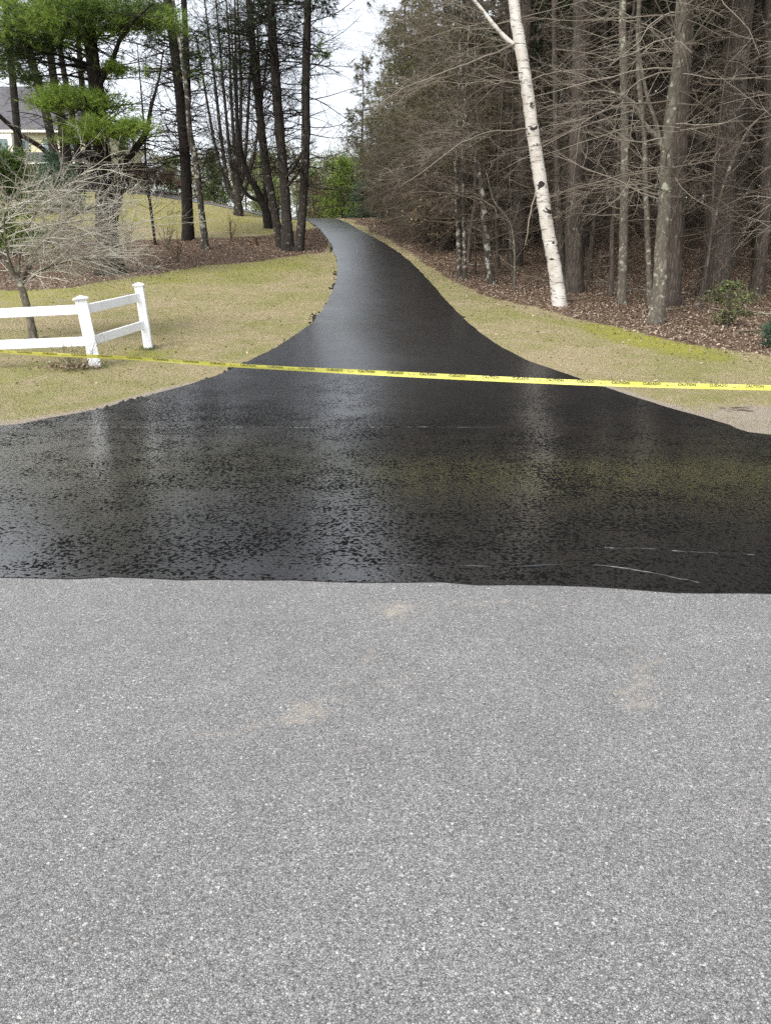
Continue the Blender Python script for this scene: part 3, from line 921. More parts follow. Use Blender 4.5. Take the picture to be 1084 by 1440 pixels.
root, path, rad, g, b = hero('forked_dark_tree', [(378, 321, 13), (375, 300, 12), (368, 282, 10), (359, 262, 9), (348, 245, 7), (340, 215, 6), (334, 165, 4), (330, 110, 3)], 'dark forked trunk with low curving limbs on the lawn crest', 'tree', M['bark_black'], None, rng, 3,
    limbs=[[(374, 295, 8), (374, 260, 7), (371, 200, 6), (366, 120, 4), (362, 40, 3)], [(371, 284, 6), (352, 277, 5), (340, 262, 5), (333, 240, 4), (322, 232, 2)]],
    branches=[(44, 1.2, 9, .9, 2.6, 10, 65, dict(kids=(7, 5), rmax=.022)), (26, .2, 1, .8, 2.4, 15, 65, dict(limb=0, kids=(7, 5), rmax=.02)), (6, .3, 1, .5, 1.5, 30, 80, dict(limb=1, kids=(4, 3)))])
finish(g, root, [M['twig_dark']])
left_tree('roadside_pine', [(396, 348, 12), (385, 290, 11), (375, 240, 12), (366, 166, 11), (357, 80, 10), (350, 0, 9)], 'dark pine leaning out from the shared trunk clump by the driveway', M['bark_pine'],
    [(75, 2.8, 9.5, .9, 2.6, -10, 45, dict(kids=(8, 5), rmax=.022)), crownL])
left_tree('roadside_pine', [(405, 352, 18), (402, 290, 14), (398, 230, 13), (394, 190, 14), (387, 100, 13), (380, 0, 11)], 'thick dark pine in the middle of the clump by the driveway', M['bark_pine'],
    [(80, 2.6, 9.5, .9, 2.9, -10, 45, dict(kids=(8, 5), rmax=.024)), crownL])
left_tree('roadside_pine', [(420, 353, 13), (426, 290, 12), (430, 200, 12), (430, 120, 12), (432, 40, 11), (433, 0, 10)], 'straight pine standing closest to the bend of the driveway', M['bark_pine'],
    [(85, 2.4, 10, 1., 3.3, -20, 30, dict(kids=(8, 5), rmax=.022)), (10, 8.4, 9.8, 1.4, 2.8, -12, 20, dict(kids=(8, 2), needle=(4, .24, .03, 1), flat=.5)),
     (3, 7.0, 7.6, .7, 1.1, -5, 5, dict(az=(-40, 20), kids=(6, 2), needle=(6, .18, .018, 2), flat=.7)), (4, 9.8, 11, 1.5, 2.5, -5, 5, dict(az=(-60, 60), kids=(6, 2), needle=(6, .2, .02, 2), flat=.7))],
    limbs=[[(425, 235, 5), (414, 250, 4), (404, 262, 4)], [(425, 215, 5), (412, 238, 4), (402, 250, 3)]])
left_tree('young_tree', [(219, 345, 4), (212, 290, 4), (206, 240, 3), (203, 180, 3), (198, 120, 2)], 'single thin dark sapling at the edge of the mulch', M['bark_black'], [(34, .9, 7, .7, 2.0, 5, 55, dict(kids=(6, 4), rmax=.012))], top=1.5)
for k, (px, row, h, w) in enumerate([(236, 352, 62, 5), (180, 352, 60, 6), (325, 340, 40, 5), (250, 372, 46, 4)]):
    b = ground_hit(px, row); root = empty('bare_shrub', b, ['bare twiggy shrub standing in the mulch beside the thin sapling', 'dark bare shrub at the foot of the broad dark pine', 'low spindly shrub with sparse tan leaves before the maple', 'small twiggy shrub nearest the mulch edge'][k], 'shrub', 'bare shrubs in the mulch bed')
    ht = h * b[1] / F
    n = 9
    az = rng.uniform(0, 6.28, n); el = np.radians(rng.uniform(62, 88, n))
    D = np.stack([np.cos(az) * np.cos(el), np.sin(az) * np.cos(el), np.sin(el)], 1)
    g = Geo(); L = rng.uniform(.6, 1.05, n) * ht
    B1, R1 = grow(np.zeros((n, 3)), D, L, np.full(n, .012), 6, .0, .08, rng); tubes(g, B1, R1, 4)
    o, d, l, r = kids(B1, R1, L, 8, (25, 60), .35, .2, rng); B2, R2 = grow(o, d, l, np.maximum(r, .004), 4, 0, .12, rng); tubes(g, B2, R2, 3)
    g.build('stems', M['twig_dark'] if k == 1 else M['twig_brown'], root)
    if k in (0, 2, 3):
        g = Geo(); leafquads(g, B2[:, 2:].reshape(-1, 3)[::2], .035, rng); g.build('leaves', M['leaf_tan'], root)
# stump
b = ground_hit(358, 345)
g = Geo(); tubes(g, np.array([(0, 0, -.1), (0, 0, .15), (.01, 0, .30)]), np.array([.15, .12, .11]), 10, 0, .06, rng)
t = np.arange(10) * 2 * math.pi / 10
g.add(np.vstack([np.stack([.11 * np.cos(t) + .01, .11 * np.sin(t), np.full(10, .30)], 1), [(.01, 0, .315)]]), [(i, (i + 1) % 10, 10) for i in range(10)])
o = g.build('tree_stump', M['stump']); o.location = b.tolist(); tag(o, 'small cut stump in the brown mulch between the trunks', 'stump')

# pale weeping ornamental bush/tree behind the fence
root, path, rad, g, b = hero('weeping_cherry', [(49, 478, 12), (42, 445, 10), (34, 415, 10), (28, 398, 9), (18, 375, 7)], 'pale bare weeping bush with a thin trunk behind the white fence', 'tree', M['bark_grey'], None, rng, 0,
    limbs=[[(28, 402, 5), (45, 360, 4), (70, 330, 3), (100, 305, 3), (135, 290, 2)], [(26, 400, 5), (30, 350, 3.5), (50, 300, 2.6), (80, 268, 2), (125, 240, 2)], [(22, 395, 6), (5, 360, 5), (-20, 320, 4), (-50, 300, 3)], [(30, 400, 5), (70, 375, 4), (110, 365, 3), (150, 366, 2)],
           [(24, 395, 5, -1), (10, 350, 3.5), (8, 300, 2.5), (30, 262, 1.6)], [(28, 402, 5, 1.2), (60, 350, 4), (95, 335, 3), (150, 330, 2)]],
    branches=[(30, .08, 1, .8, 2.3, -10, 38, dict(limb=i, az=(-75, 75), kids=(7, 4), rmax=.013, rf=.6, droop=-.035, wig=.09)) for i in (0, 3, 5)] + [(22, .1, 1, .7, 1.9, -5, 40, dict(limb=i, az=(-75, 75), kids=(7, 4), rmax=.012, rf=.6, droop=-.03, wig=.09)) for i in (1, 4)] + [(22, .1, 1, .8, 1.8, 0, 45, dict(limb=2, kids=(8, 5), rmax=.011, rf=.5, droop=-.03)), (12, .1, 1, .8, 1.6, 0, 45, dict(limb=4, az=(90, 270), kids=(6, 4), rmax=.011, rf=.5, droop=-.03))])
finish(g, root, [M['twig_lichen']])

# ---- right side heroes -----------------------------------------------------
def right_tree(name, pts, lab, bark, br, limbs=(), top=7, mats=None, cat='tree', **kw):
    root, path, rad, g, b = hero(name, pts, lab, cat, bark, None, rng, top, limbs=limbs, branches=br, **kw)
    finish(g, root, mats or [M['twig_wood'], M['needle_dark']])
    return root, path, b
right_tree('white_birch', [(788, 430, 19.5), (781, 385, 18.5), (771, 330, 18), (757, 240, 18.5), (748, 180, 17.5), (740, 120, 17.5), (729, 50, 16.5), (722, 0, 15.5)], 'white birch leaning over the driveway edge with one long pale limb', M['birch'],
    [(16, .2, 1, 1.0, 3.0, -20, 20, dict(limb=0, az=(120, 240), kids=(7, 4), rmax=.016, droop=-.03)), (16, .1, 1, .8, 2.2, -30, 20, dict(limb=2, az=(120, 240), kids=(7, 4), rmax=.009, droop=-.03)), (14, .2, 1, .6, 1.6, -50, 10, dict(limb=3, az=(120, 240), kids=(6, 3), rmax=.008, droop=-.03)), (16, .1, 1, .8, 2.0, -30, 20, dict(limb=4, az=(120, 240), kids=(7, 4), rmax=.009, droop=-.03)), (12, 5.2, 8, 1.5, 3.2, -10, 30, dict(kids=(6, 3), rmax=.016, droop=-.03)), (16, 8, 13, 1.5, 3, 10, 50, dict(kids=(6, 4), rmax=.02))],
    limbs=[[(741, 88, 9), (724, 66, 7.5), (705, 48, 6.5), (690, 30, 6), (676, 12, 5), (662, -6, 4.5), (640, -40, 4)], [(757, 255, 2.5), (745, 300, 2), (738, 340, 1)], [(728, 60, 3, -2), (690, 82, 2.6), (640, 104, 2.3), (600, 119, 1.9), (560, 132, 1.4), (520, 168, .6)], [(722, -10, 4, -2), (650, -45, 3), (590, -8, 2.2), (545, 42, 1.5), (518, 92, .6)], [(748, 180, 2.6, -2), (700, 186, 2), (650, 200, 1.7), (600, 236, 1.3), (560, 262, .6)]], mats=[M['twig_pale']])
right_tree('mottled_sapling', [(647, 392, 7), (643, 300, 6), (641, 220, 5), (645, 120, 3)], 'slender mottled trunk paired close with a thinner twin', M['bark_lichen'], [(60, 1.6, 8, 1.2, 3.6, -15, 35, dict(az=(90, 300), kids=(8, 5), rmax=.014, droop=-.015))], top=2)
right_tree('mottled_sapling', [(654, 394, 5.5), (652, 300, 5), (650, 220, 4), (655, 130, 3)], 'thinner twin of the paired mottled trunks', M['bark_lichen'], [(60, 1.6, 8, 1.2, 3.6, -15, 35, dict(az=(90, 300), kids=(8, 5), rmax=.014, droop=-.015))], top=2)
right_tree('mottled_tree', [(692, 400, 10), (683, 330, 10), (675, 250, 7), (660, 190, 5), (650, 120, 3)], 'mottled dark trunk bending over toward the driveway', M['bark_lichen'], [(70, 1.8, 8, 1.2, 3.8, -15, 30, dict(az=(90, 300), kids=(8, 5), rmax=.015, droop=-.02))], top=2, mats=[M['twig_edge']])
right_tree('thin_sapling', [(723, 412, 3), (723, 350, 3), (716, 312, 2.5), (697, 287, 2), (690, 270, 1.5)], 'wispy bent sapling between the mottled trunk and the birch', M['bark_grey'], [(16, .5, 2.6, .4, 1.2, 10, 60, dict(kids=(4, 2), rmax=.008))], top=.6, mats=[M['twig_pale']])
DEADP = lambda n, z0=1.5, z1=9: (n, z0, z1, .8, 2.8, -25, 15, dict(kids=(7, 3), rmax=.02, droop=-.015))
CROWNP = (34, 8.5, 17, 1.5, 3.4, -15, 20, dict(kids=(9, 2), needle=(4, .28, .045, 1), flat=.4))
right_tree('large_pine', [(808, 411, 25), (806, 300, 23), (812, 200, 25), (815, 100, 22), (816, 0, 20)], 'big furrowed pine standing just behind the white birch', M['bark_wood'], [DEADP(40), CROWNP])
right_tree('slim_tree', [(791, 402, 12), (786, 320, 11), (783, 230, 9), (780, 100, 8), (779, 0, 7)], 'slim brown trunk squeezed between the birch and the big pine', M['bark_wood'], [DEADP(24)], top=4)
right_tree('grey_maple', [(874, 428, 13), (877, 300, 12), (878, 180, 11), (876, 80, 11), (875, 0, 10)], 'straight grey mottled trunk alone beyond the big pine', M['bark_grey'], [(22, 2, 8, 1, 3.0, -10, 25, dict(kids=(7, 4), rmax=.014, droop=-.015, wig=.2))], mats=[M['twig_pale']])
right_tree('thin_maple', [(914, 430, 8), (908, 280, 7.5), (905, 190, 7), (897, 100, 7), (898, 0, 6)], 'thin grey stem rising beside the leaning maple', M['bark_grey'], [(14, 2.2, 7, .8, 2.4, -10, 25, dict(kids=(5, 3), rmax=.012))], top=3, mats=[M['twig_pale']])
right_tree('leaning_maple', [(920, 456, 22), (926, 410, 19), (930, 340, 18), (934, 280, 16), (936, 225, 17), (942, 165, 17), (952, 90, 15), (956, 40, 14), (957, 0, 13)], 'leaning mossy maple nearest the lawn with long pale branches', M['bark_grey'],
    [(34, 2.5, 9, 2.2, 4.6, -12, 22, dict(az=(110, 280), kids=(8, 4), rmax=.018, droop=-.02, wig=.19)), (16, 2.5, 9, 1.2, 3.4, -12, 25, dict(kids=(7, 4), rmax=.016, droop=-.02)), (12, .3, 1, 1.2, 3, -15, 25, dict(limb=0, az=(110, 250), kids=(6, 4), rmax=.014, droop=-.02))],
    limbs=[[(938, 218, 9), (922, 192, 8), (908, 178, 7), (896, 155, 6), (884, 140, 5), (850, 128, 3), (820, 130, 2)], [(936, 235, 6), (922, 175, 6), (908, 130, 5), (895, 60, 4)]], mats=[M['twig_pale']])
right_tree('large_pine', [(943, 430, 24), (950, 300, 23), (957, 150, 23), (962, 60, 22), (966, 0, 21)], 'straight furrowed pine directly behind the leaning maple', M['bark_big'], [DEADP(30), CROWNP])
right_tree('large_pine', [(1003, 418, 40), (1007, 350, 37), (1014, 270, 36), (1026, 170, 34), (1038, 60, 32), (1044, 0, 30)], 'thickest furrowed pine trunk, behind the green bush', M['bark_big'], [DEADP(34), CROWNP])
right_tree('old_pine', [(1062, 414, 19), (1072, 330, 17), (1078, 200, 15), (1081, 0, 12)], 'dark lichen-flecked pine at the edge beyond the green bush', M['bark_wood'], [(26, 1.5, 9, 1.0, 3.0, -25, 25, dict(kids=(7, 4), rmax=.016)), CROWNP], mats=[M['twig_brown'], M['needle_dark']])
right_tree('leaning_snag', [(984, 425, 4), (1000, 330, 4), (1020, 250, 4), (1050, 185, 3), (1084, 150, 2.5)], 'thin pale leaning stem in front of the thickest pine', M['bark_grey'], [(16, .6, 5, .6, 1.8, -30, 40, dict(kids=(5, 3), rmax=.01))], top=1, mats=[M['twig_pale']])
right_tree('bare_tree', [(1130, 440, 14), (1128, 300, 12), (1126, 150, 11), (1122, 0, 9)], 'bare grey tree just past the edge with branches hanging in', M['bark_grey'], [(30, 1.8, 8, 1.2, 3.0, -25, 25, dict(az=(110, 260), kids=(8, 4), rmax=.014, droop=-.03, wig=.2))], mats=[M['twig_pale']])

# ---- pines deep in the wood: a few kinds, then copies ----------------------
def wood_pine(seed, Ht, r0, dead_n, crown_n, z0=1.2, zc=8.5, nd=(4, .34, .06, 1), label='', name='woodland_pine', crown_len=3.0, mats=None, dead_len=(.9, 2.4), bark='bark_wood', group=''):
    q = np.random.default_rng(seed)
    root = empty(name, (0, 0, -50), label, 'tree', group)
    n = 12
    zz = np.linspace(-.3, Ht, n)
    path = np.stack([np.cumsum(q.normal(0, .05, n)), np.cumsum(q.normal(0, .05, n)), zz], 1); path[:, :2] -= path[0, :2]
    rad = r0 * np.linspace(1, .12, n)
    g = Geo(); trunk_geo(g, path, rad, 9, 0, True, q); g.build('trunk', M[bark], root)
    g = Geo()
    def ring(nb, a, b, l0, l1, e0, e1, k1, k2, rmax, needle, taper, fl, dr):
        z = q.uniform(a, b, nb); O = np.stack([np.interp(z, path[:, 2], path[:, c]) for c in range(3)], 1)
        az = q.uniform(0, 6.283, nb); el = np.radians(q.uniform(e0, e1, nb))
        D = np.stack([np.cos(az) * np.cos(el), np.sin(az) * np.cos(el), np.sin(el)], 1)
        L = q.uniform(l0, l1, nb) * (1 - taper * (z - a) / (b - a))
        B1, R1 = grow(O, D, L, np.full(nb, rmax), 6, dr, .11, q); tubes(g, B1, R1, 4)
        o, d, l, r = kids(B1, R1, L, k1, (25, 65), .5, .15, q, fl); B2, R2 = grow(o, d, l, np.maximum(r, .004), 4, dr, .13, q); tubes(g, B2, R2, 3)
        last = B2
        if k2:
            o, d, l, r = kids(B2, R2, l, k2, (25, 65), .6, .15, q, fl); B3, R3 = grow(o, d, l, np.maximum(r, .0035), 3, dr, .13, q); tubes(g, B3, R3, 3); last = B3
        if needle:
            tufts(g, last[:, 1:].reshape(-1, 3), norm(np.diff(last, axis=1)).reshape(-1, 3), needle[0], needle[1], needle[2], q, needle[3], .7)
    ring(dead_n, z0, zc + 1, dead_len[0], dead_len[1], -25, 15, 9, 4, .02, None, 0, .2, -.02)
    if crown_n: ring(crown_n, zc, Ht - .3, crown_len * .7, crown_len, -15, 25, 10, 2, .03, nd, .75, .4, 0)
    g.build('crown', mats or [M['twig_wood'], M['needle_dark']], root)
    return root

GP = 'pines standing deep in the wood'
LP = 'dark bare-limbed pine standing in the shade deep in the wood'
protos = [wood_pine(100 + i, h, r, dn, cn, 1.2, zc, label=LP, group=GP) for i, (h, r, dn, cn, zc) in enumerate([(21, .20, 60, 46, 8.5), (19, .16, 66, 44, 7.5), (23, .24, 54, 50, 9), (17, .12, 60, 36, 7), (20, .18, 70, 46, 8), (15, .09, 50, 30, 6.5)])]
GH = 'brown twiggy hemlocks lining the driveway'
LH = 'dense brown twiggy hemlock with drooping fine branches along the driveway'
hem = [wood_pine(200 + i, h, r, 230, 70, .8, h * .32, (5, .2, .028, 1), LH, 'hemlock_tree', 2.6, [M['twig_brown'], M['needle_brown'], M['needle_mid']], (1.4, 3.4), 'bark_wood', GH) for i, (h, r) in enumerate([(12, .15), (10.5, .12), (13.5, .16)])]
GS = 'thin poles in the wood'
LS = 'thin leafless pole of a tree crowded between the pines'
poles = [wood_pine(300 + i, h, r, 30, 0, .8, h - 1.2, None, LS, 'young_pole_tree', 1, [M['twig_wood']], (.5, 1.5), 'bark_wood', GS) for i, (h, r) in enumerate([(9, .05), (7, .035), (11, .07)])]

class Placer:
    def __init__(s): s.pts = []
    def ok(s, x, y, d):
        for (a, b) in s.pts:
            if (a - x) ** 2 + (b - y) ** 2 < d * d: return False
        s.pts.append((x, y)); return True
pl = Placer()
for o in list(COL.objects):
    if o.type == 'EMPTY' and o.location.z > -10: pl.pts.append((o.location.x, o.location.y))
first = {}
def put(proto, x, y, rz, sc):
    if proto.name not in first:
        first[proto.name] = 1
        proto.location = (x, y, float(H(x, y))); proto.rotation_euler = (0, 0, rz); proto.scale = (sc,) * 3
    else: copy_tree(proto, (x, y, float(H(x, y))), rz, sc)
q = np.random.default_rng(77)
# hemlocks beside the drive
for (px, row) in [(598, 340), (622, 352), (600, 312), (650, 350), (575, 318)]:
    p = ground_hit(px, max(row, 308)); 
    pl.pts.append((p[0], p[1])); put(hem[q.integers(3)], p[0], p[1], q.uniform(0, 6.28), q.uniform(.85, 1.1))
for (x, y) in [(1.2, 43.5), (1.5, 47), (.6, 51), (2.2, 40), (3.2, 37.5), (0, 56), (2.6, 53), (3.9, 46), (5, 54), (6, 48), (3, 60), (7.5, 57), (5.6, 41), (8.2, 43), (4.4, 40.5), (7, 52), (-1.5, 62)]:
    pl.pts.append((x, y)); put(hem[q.integers(3)], x - .15, y - 1.5, q.uniform(0, 6.28), q.uniform(.78, .95))
n_p = 0
for it in range(6000):
    y = 22 + 50 * q.uniform() ** .9; x = q.uniform(1, 44)
    if x > y * .62 + 5: continue
    u, v = project(x, y, float(H(x, y)))
    bnd = np.interp(u, lr[:, 0], lr[:, 1])
    if v > bnd - 34: continue
    if x < float(right_x(y)) + 3.2: continue
    if pl.ok(x, y, 1.75 if y < 45 else 2.1):
        put(protos[q.integers(6)], x, y, q.uniform(0, 6.28), q.uniform(.85, 1.15) * (.5 if u < 690 else 1.0)); n_p += 1
    if n_p >= 150: break
n_s = 0
for it in range(3000):
    y = q.uniform(20, 52); x = q.uniform(1, 30)
    if x > y * .55 + 1: continue
    u, v = project(x, y, float(H(x, y)))
    if v > np.interp(u, lr[:, 0], lr[:, 1]) - 16 or x < float(right_x(y)) + 1.6: continue
    if pl.ok(x, y, .9):
        put(poles[q.integers(3)], x, y, q.uniform(0, 6.28), q.uniform(.8, 1.2)); n_s += 1
    if n_s >= 70: break
print('pines', n_p, 'poles', n_s)

# ---- far trees, shrubs, hedges --------------------------------------------
def bushy(seed, Ht, rad, n, size, leafmat, label, name, group, trunk_r=.12, base=.2, pts_k=26, needle=False, twigs=True, cat='tree'):
    q = np.random.default_rng(seed)
    root = empty(name, (0, 0, -50), label, cat, group)
    g = Geo(); zz = np.linspace(-.3, Ht * .85, 8)
    trunk_geo(g, np.stack([q.normal(0, .03, 8).cumsum(), q.normal(0, .03, 8).cumsum(), zz], 1), trunk_r * np.linspace(1, .15, 8), 7, 0, True, q)
    g.build('trunk', M['bark_pine'], root)
    g = Geo()
    ctr = []
    for i in range(pts_k):
        h = q.uniform(base, 1); w = math.sin(math.pi * min(1, max(.08, (h - base) / (1 - base) * .82 + .12))) if not needle else (1 - (h - base) / (1 - base)) * .95 + .08
        a = q.uniform(0, 6.283); rr = rad * w * math.sqrt(q.uniform())
        ctr.append((rr * math.cos(a), rr * math.sin(a), h * Ht, w))
    ctr = np.array(ctr)
    o = np.stack([np.zeros(pts_k), np.zeros(pts_k), ctr[:, 2] * .75 + 0.1], 1)
    mid = (o + ctr[:, :3]) / 2 + np.array((0, 0, .15))
    tubes(g, np.stack([o, mid, ctr[:, :3]], 1), np.tile([[.05, .03, .01]], (pts_k, 1)) * (trunk_r / .12), 4, 0)
    per = n // pts_k
    pp = np.repeat(ctr[:, :3], per, 0) + q.normal(0, 1, (per * pts_k, 3)) * np.array((rad * .22, rad * .22, Ht * .055)) * (.6 + .6 * q.uniform(0, 1, (per * pts_k, 1)))
    pp[:, 2] = np.maximum(pp[:, 2], .05)
    if twigs:
        m = min(len(pp), 500); s = pp[q.integers(0, len(pp), m)]; c = ctr[:, :3][q.integers(0, pts_k, m)]
        near = np.argmin(((s[:, None] - ctr[None, :, :3]) ** 2).sum(-1), 1); c = ctr[near, :3]
        tubes(g, np.stack([c, (c + s) / 2 + q.normal(0, .05, s.shape), s], 1), np.tile([[.012, .009, .006]], (m, 1)), 3, 0)
    if needle: tufts(g, pp, norm(pp * np.array((1, 1, .0)) + np.array((0, 0, .2))), 5, size * 2.2, size * .45, q, 1, .6)
    else: leafquads(g, pp, size, q, 1)
    g.build('crown', [M['twig_brown'], leafmat], root)
    return root
GF = 'trees far beyond the lawn crest'
f_olive = bushy(1, 9, 3.2, 3500, .16, M['leaf_olive'], 'olive budding tree far beyond the lawn crest', 'far_tree', GF)
f_green = bushy(2, 8, 2.6, 3000, .15, M['leaf_far'], 'green leafy tree far beyond the lawn crest', 'far_tree', GF)
f_grey = bushy(3, 10, 3.4, 900, .10, M['leaf_olive'], 'nearly bare grey tree far beyond the lawn crest', 'far_tree', GF, pts_k=40)
f_pine = bushy(4, 9, 2.2, 2600, .16, M['needle_far'], 'dark green conifer far beyond the lawn crest', 'far_conifer', 'conifers far beyond the lawn crest', pts_k=60, base=.08, needle=True)
FT = [f_olive, f_green, f_grey, f_pine]
def at_ground(px, Y):
    x = (px - 542) / F * Y * 1.02
    return x, Y, float(H(x, Y))
for (px, Y, kx, sc) in [(205, 92, 3, .8), (232, 84, 0, .55), (290, 88, 2, .75), (310, 96, 0, .7), (335, 92, 1, .55), (362, 88, 2, .7), (385, 84, 1, .6), (405, 90, 0, .8), (428, 95, 2, 1.0), (448, 84, 1, .75), (470, 88, 0, .95), (492, 92, 2, 1.1), (350, 110, 2, 1.0), (300, 115, 2, .9),
                       (250, 112, 2, .85), (440, 112, 2, 1.1), (480, 108, 0, 1.1), (150, 100, 2, .9), (170, 84, 0, .5), (220, 98, 2, .8), (265, 95, 3, .6), (275, 86, 1, .5), (322, 90, 3, .6), (375, 100, 0, .8), (395, 92, 3, .7), (520, 100, 3, 1.4), (550, 96, 1, 1.4), (600, 100, 3, 1.6), (660, 98, 3, 1.5), (720, 100, 2, 1.6), (780, 98, 3, 1.6), (850, 98, 3, 1.6), (920, 100, 3, 1.6), (990, 98, 3, 1.6), (1060, 100, 3, 1.6), (1130, 98, 3, 1.6),
                       (-40, 95, 3, 1.1), (40, 98, 0, 1.0), (100, 105, 3, 1.1), (-120, 100, 2, 1.2)]:
    if px < 515: Y = Y * .72
    x, y, z = at_ground(px, Y); put(FT[kx], x, y, q.uniform(0, 6.28), sc * (.62 if 415 < px < 515 else .85 if px < 500 else 1.0))
# greenery just past the bend
def single(root, px, row=None, Y=None, sc=1.0):
    if Y is None: p = ground_hit(px, row)
    else: p = at_ground(px, Y)
    root.location = [float(c) for c in p]; root.scale = (sc,) * 3
GL = 'loose green growth past the driveway bend'
lp_ = bushy(11, 4.6, 1.9, 1700, .085, M['leaf_far'], 'loose light green young tree just past the driveway bend', 'young_tree', GL, .06, .04, 60)
for (px, Y, sc) in [(476, 55.5, .95), (500, 54, .8), (455, 58, .95), (524, 53.5, .75), (490, 60, 1.0), (440, 57, .85)]:
    x, y, z = at_ground(px, Y); put(lp_, x, y, q.uniform(0, 6.28), sc)
single(bushy(18, 3.4, 1.5, 1500, .085, M['needle_bright'], 'bright green young pine among the growth at the bend', 'young_pine', None, .05, .05, 40, True), 487, Y=53.2)
single(bushy(12, 2.4, 1.3, 1700, .08, M['needle_blue'], 'bluish green evergreen shrub at the driveway bend', 'evergreen_shrub', None, .05, .05, 40, True, cat='shrub'), 515, Y=51.5, sc=.9)
single(bushy(14, 2.8, 2.0, 1100, .07, M['leaf_red'], 'greyish brown bush beside the green growth at the bend', 'brown_bush', None, .05, .08, 40, cat='shrub'), 452, Y=54.5)
single(bushy(15, 2.4, .9, 420, .05, M['leaf_tan'], 'young beech holding tan leaves beside the driveway bend', 'beech_sapling', None, .03, .2, 18, cat='sapling'), 538, Y=43)
single(bushy(16, 3.0, 1.3, 420, .05, M['leaf_tan'], 'young beech with scattered tan leaves inside the wood edge', 'beech_sapling', None, .03, .2, 18, cat='sapling'), 605, 358)
# hedge on the lawn crest
for k, (px, Y, sc) in enumerate([(196, 52, .9), (214, 53, 1.0), (232, 53.5, 1.0), (250, 54, .95), (268, 54.5, .9), (288, 55, .8)]):
    if k == 0: hp = bushy(21, 1.7, 1.1, 900, .07, M['leaf_red'], 'rusty brown hedge shrub along the lawn crest', 'hedge_shrub', 'rusty hedge along the lawn crest', .04, .05, 30, cat='shrub')
    x, y, z = at_ground(px, Y); put(hp, x, y, q.uniform(0, 6.28), sc)
# shrubs below the house
single(bushy(31, 3.4, 2.0, 2600, .10, M['needle_mid'], 'green spreading yew shrub below the house', 'yew_shrub', None, .06, .05, 45, True, cat='shrub'), 55, Y=34)
single(bushy(32, 2.6, 1.9, 2200, .10, M['needle_bright'], 'brighter green low shrub at the edge below the house', 'green_shrub', None, .06, .05, 45, True, cat='shrub'), 8, Y=31)
single(bushy(33, 2.6, 1.4, 1600, .10, M['needle_blue'], 'dark green shrub behind the broad pine trunk', 'dark_shrub', None, .06, .05, 45, True, cat='shrub'), 118, Y=40)
# bush in front of the thickest pine, and the dark one at the edge
single(bushy(41, 1.05, .62, 1500, .028, M['weed'], 'light green leafy bush on the leaf litter before the thickest pine', 'green_bush', None, .015, .1, 40, cat='bush'), 1022, 460, sc=.88)
single(bushy(42, .8, .55, 1500, .05, M['needle_blue'], 'dark evergreen seedling half out of the frame on the leaf litter', 'evergreen_seedling', None, .015, .05, 40, True, cat='shrub'), 1100, 490, sc=.8)

# ---- twiggy plant at the fence post ----------------------------------------
b = ground_hit(126, 518)
root = empty('climbing_shrub', b, 'leafless twiggy plant with dead leaves clinging to the fence post', 'shrub')
n = 26
az = q.uniform(0, 6.28, n); el = np.radians(q.uniform(35, 88, n))
D = np.stack([np.cos(az) * np.cos(el) , np.sin(az) * np.cos(el) * .5, np.sin(el)], 1)
O = np.stack([q.uniform(-.35, .15, n), q.uniform(-.25, -.1, n), np.zeros(n)], 1)
L = q.uniform(.25, .75, n)
g = Geo(); B1, R1 = grow(O, D, L, np.full(n, .005), 6, .02, .14, q); tubes(g, B1, R1, 3)
o, d, l, r = kids(B1, R1, L, 5, (25, 65), .4, .2, q); B2, R2 = grow(o, d, l, np.maximum(r, .002), 4, 0, .15, q); tubes(g, B2, R2, 3)
g.build('stems', M['twig_brown'], root)
g = Geo(); pp = np.stack([q.normal(-.25, .28, 260), q.normal(-.15, .14, 260), np.abs(q.normal(.0, .05, 260)) + .015], 1); leafquads(g, pp, .03, q, 0, .5)
g.build('leaves', M['litter'], root)

# ------------------------------------------------------------------ fence
def rotm(ax, ang):
    return np.array(Matrix.Rotation(ang, 3, ax))
b1 = ground_hit(135, 517); b2 = ground_hit(209.5, 490)
fence = empty('vinyl_fence', b1, 'white two-rail vinyl fence with capped leaning posts on the lawn', 'fence')
posts = []
for (bp, rz, tx, hgt, w) in [(b1, R(32), -.135, 1.10, .165), (b2, R(8), -.085, 1.13, .155), (np.array((b1[0] - 2.45, b1[1] - .15, float(H(b1[0] - 2.45, b1[1] - .15)))), R(5), -.02, 1.1, .155)]:
    rel = bp - b1
    ry_ = rotm('Y', math.atan2(tx, hgt))
    m = ry_ @ rotm('Z', rz)
    g = Geo(); boxgeo(g, rel + ry_ @ np.array((0, 0, hgt / 2 - .1)), w, w, hgt + .2, m, 0, .008)
    po = g.build('post', M['vinyl'], fence, False)
    g = Geo()
    for (zz, ww, hh) in [(hgt + .012, w * 1.10, .024), (hgt + .036, w * 1.34, .026)]:
        boxgeo(g, rel + ry_ @ np.array((0, 0, zz)), ww, ww, hh, m, 0, .004)
    h2 = w * 1.25 / 2; top = hgt + .049
    V = np.array([(-h2, -h2, 0), (h2, -h2, 0), (h2, h2, 0), (-h2, h2, 0), (0, 0, .045)]) @ rotm('Z', rz).T + np.array((0, 0, top))
    g.add(V @ ry_.T + rel, [(0, 1, 4), (1, 2, 4), (2, 3, 4), (3, 0, 4)])
    g.build('cap', M['vinyl'], po, False)
    posts.append((rel, ry_, hgt))
def on_post(i, z): return posts[i][0] + posts[i][1] @ np.array((0, 0, z))
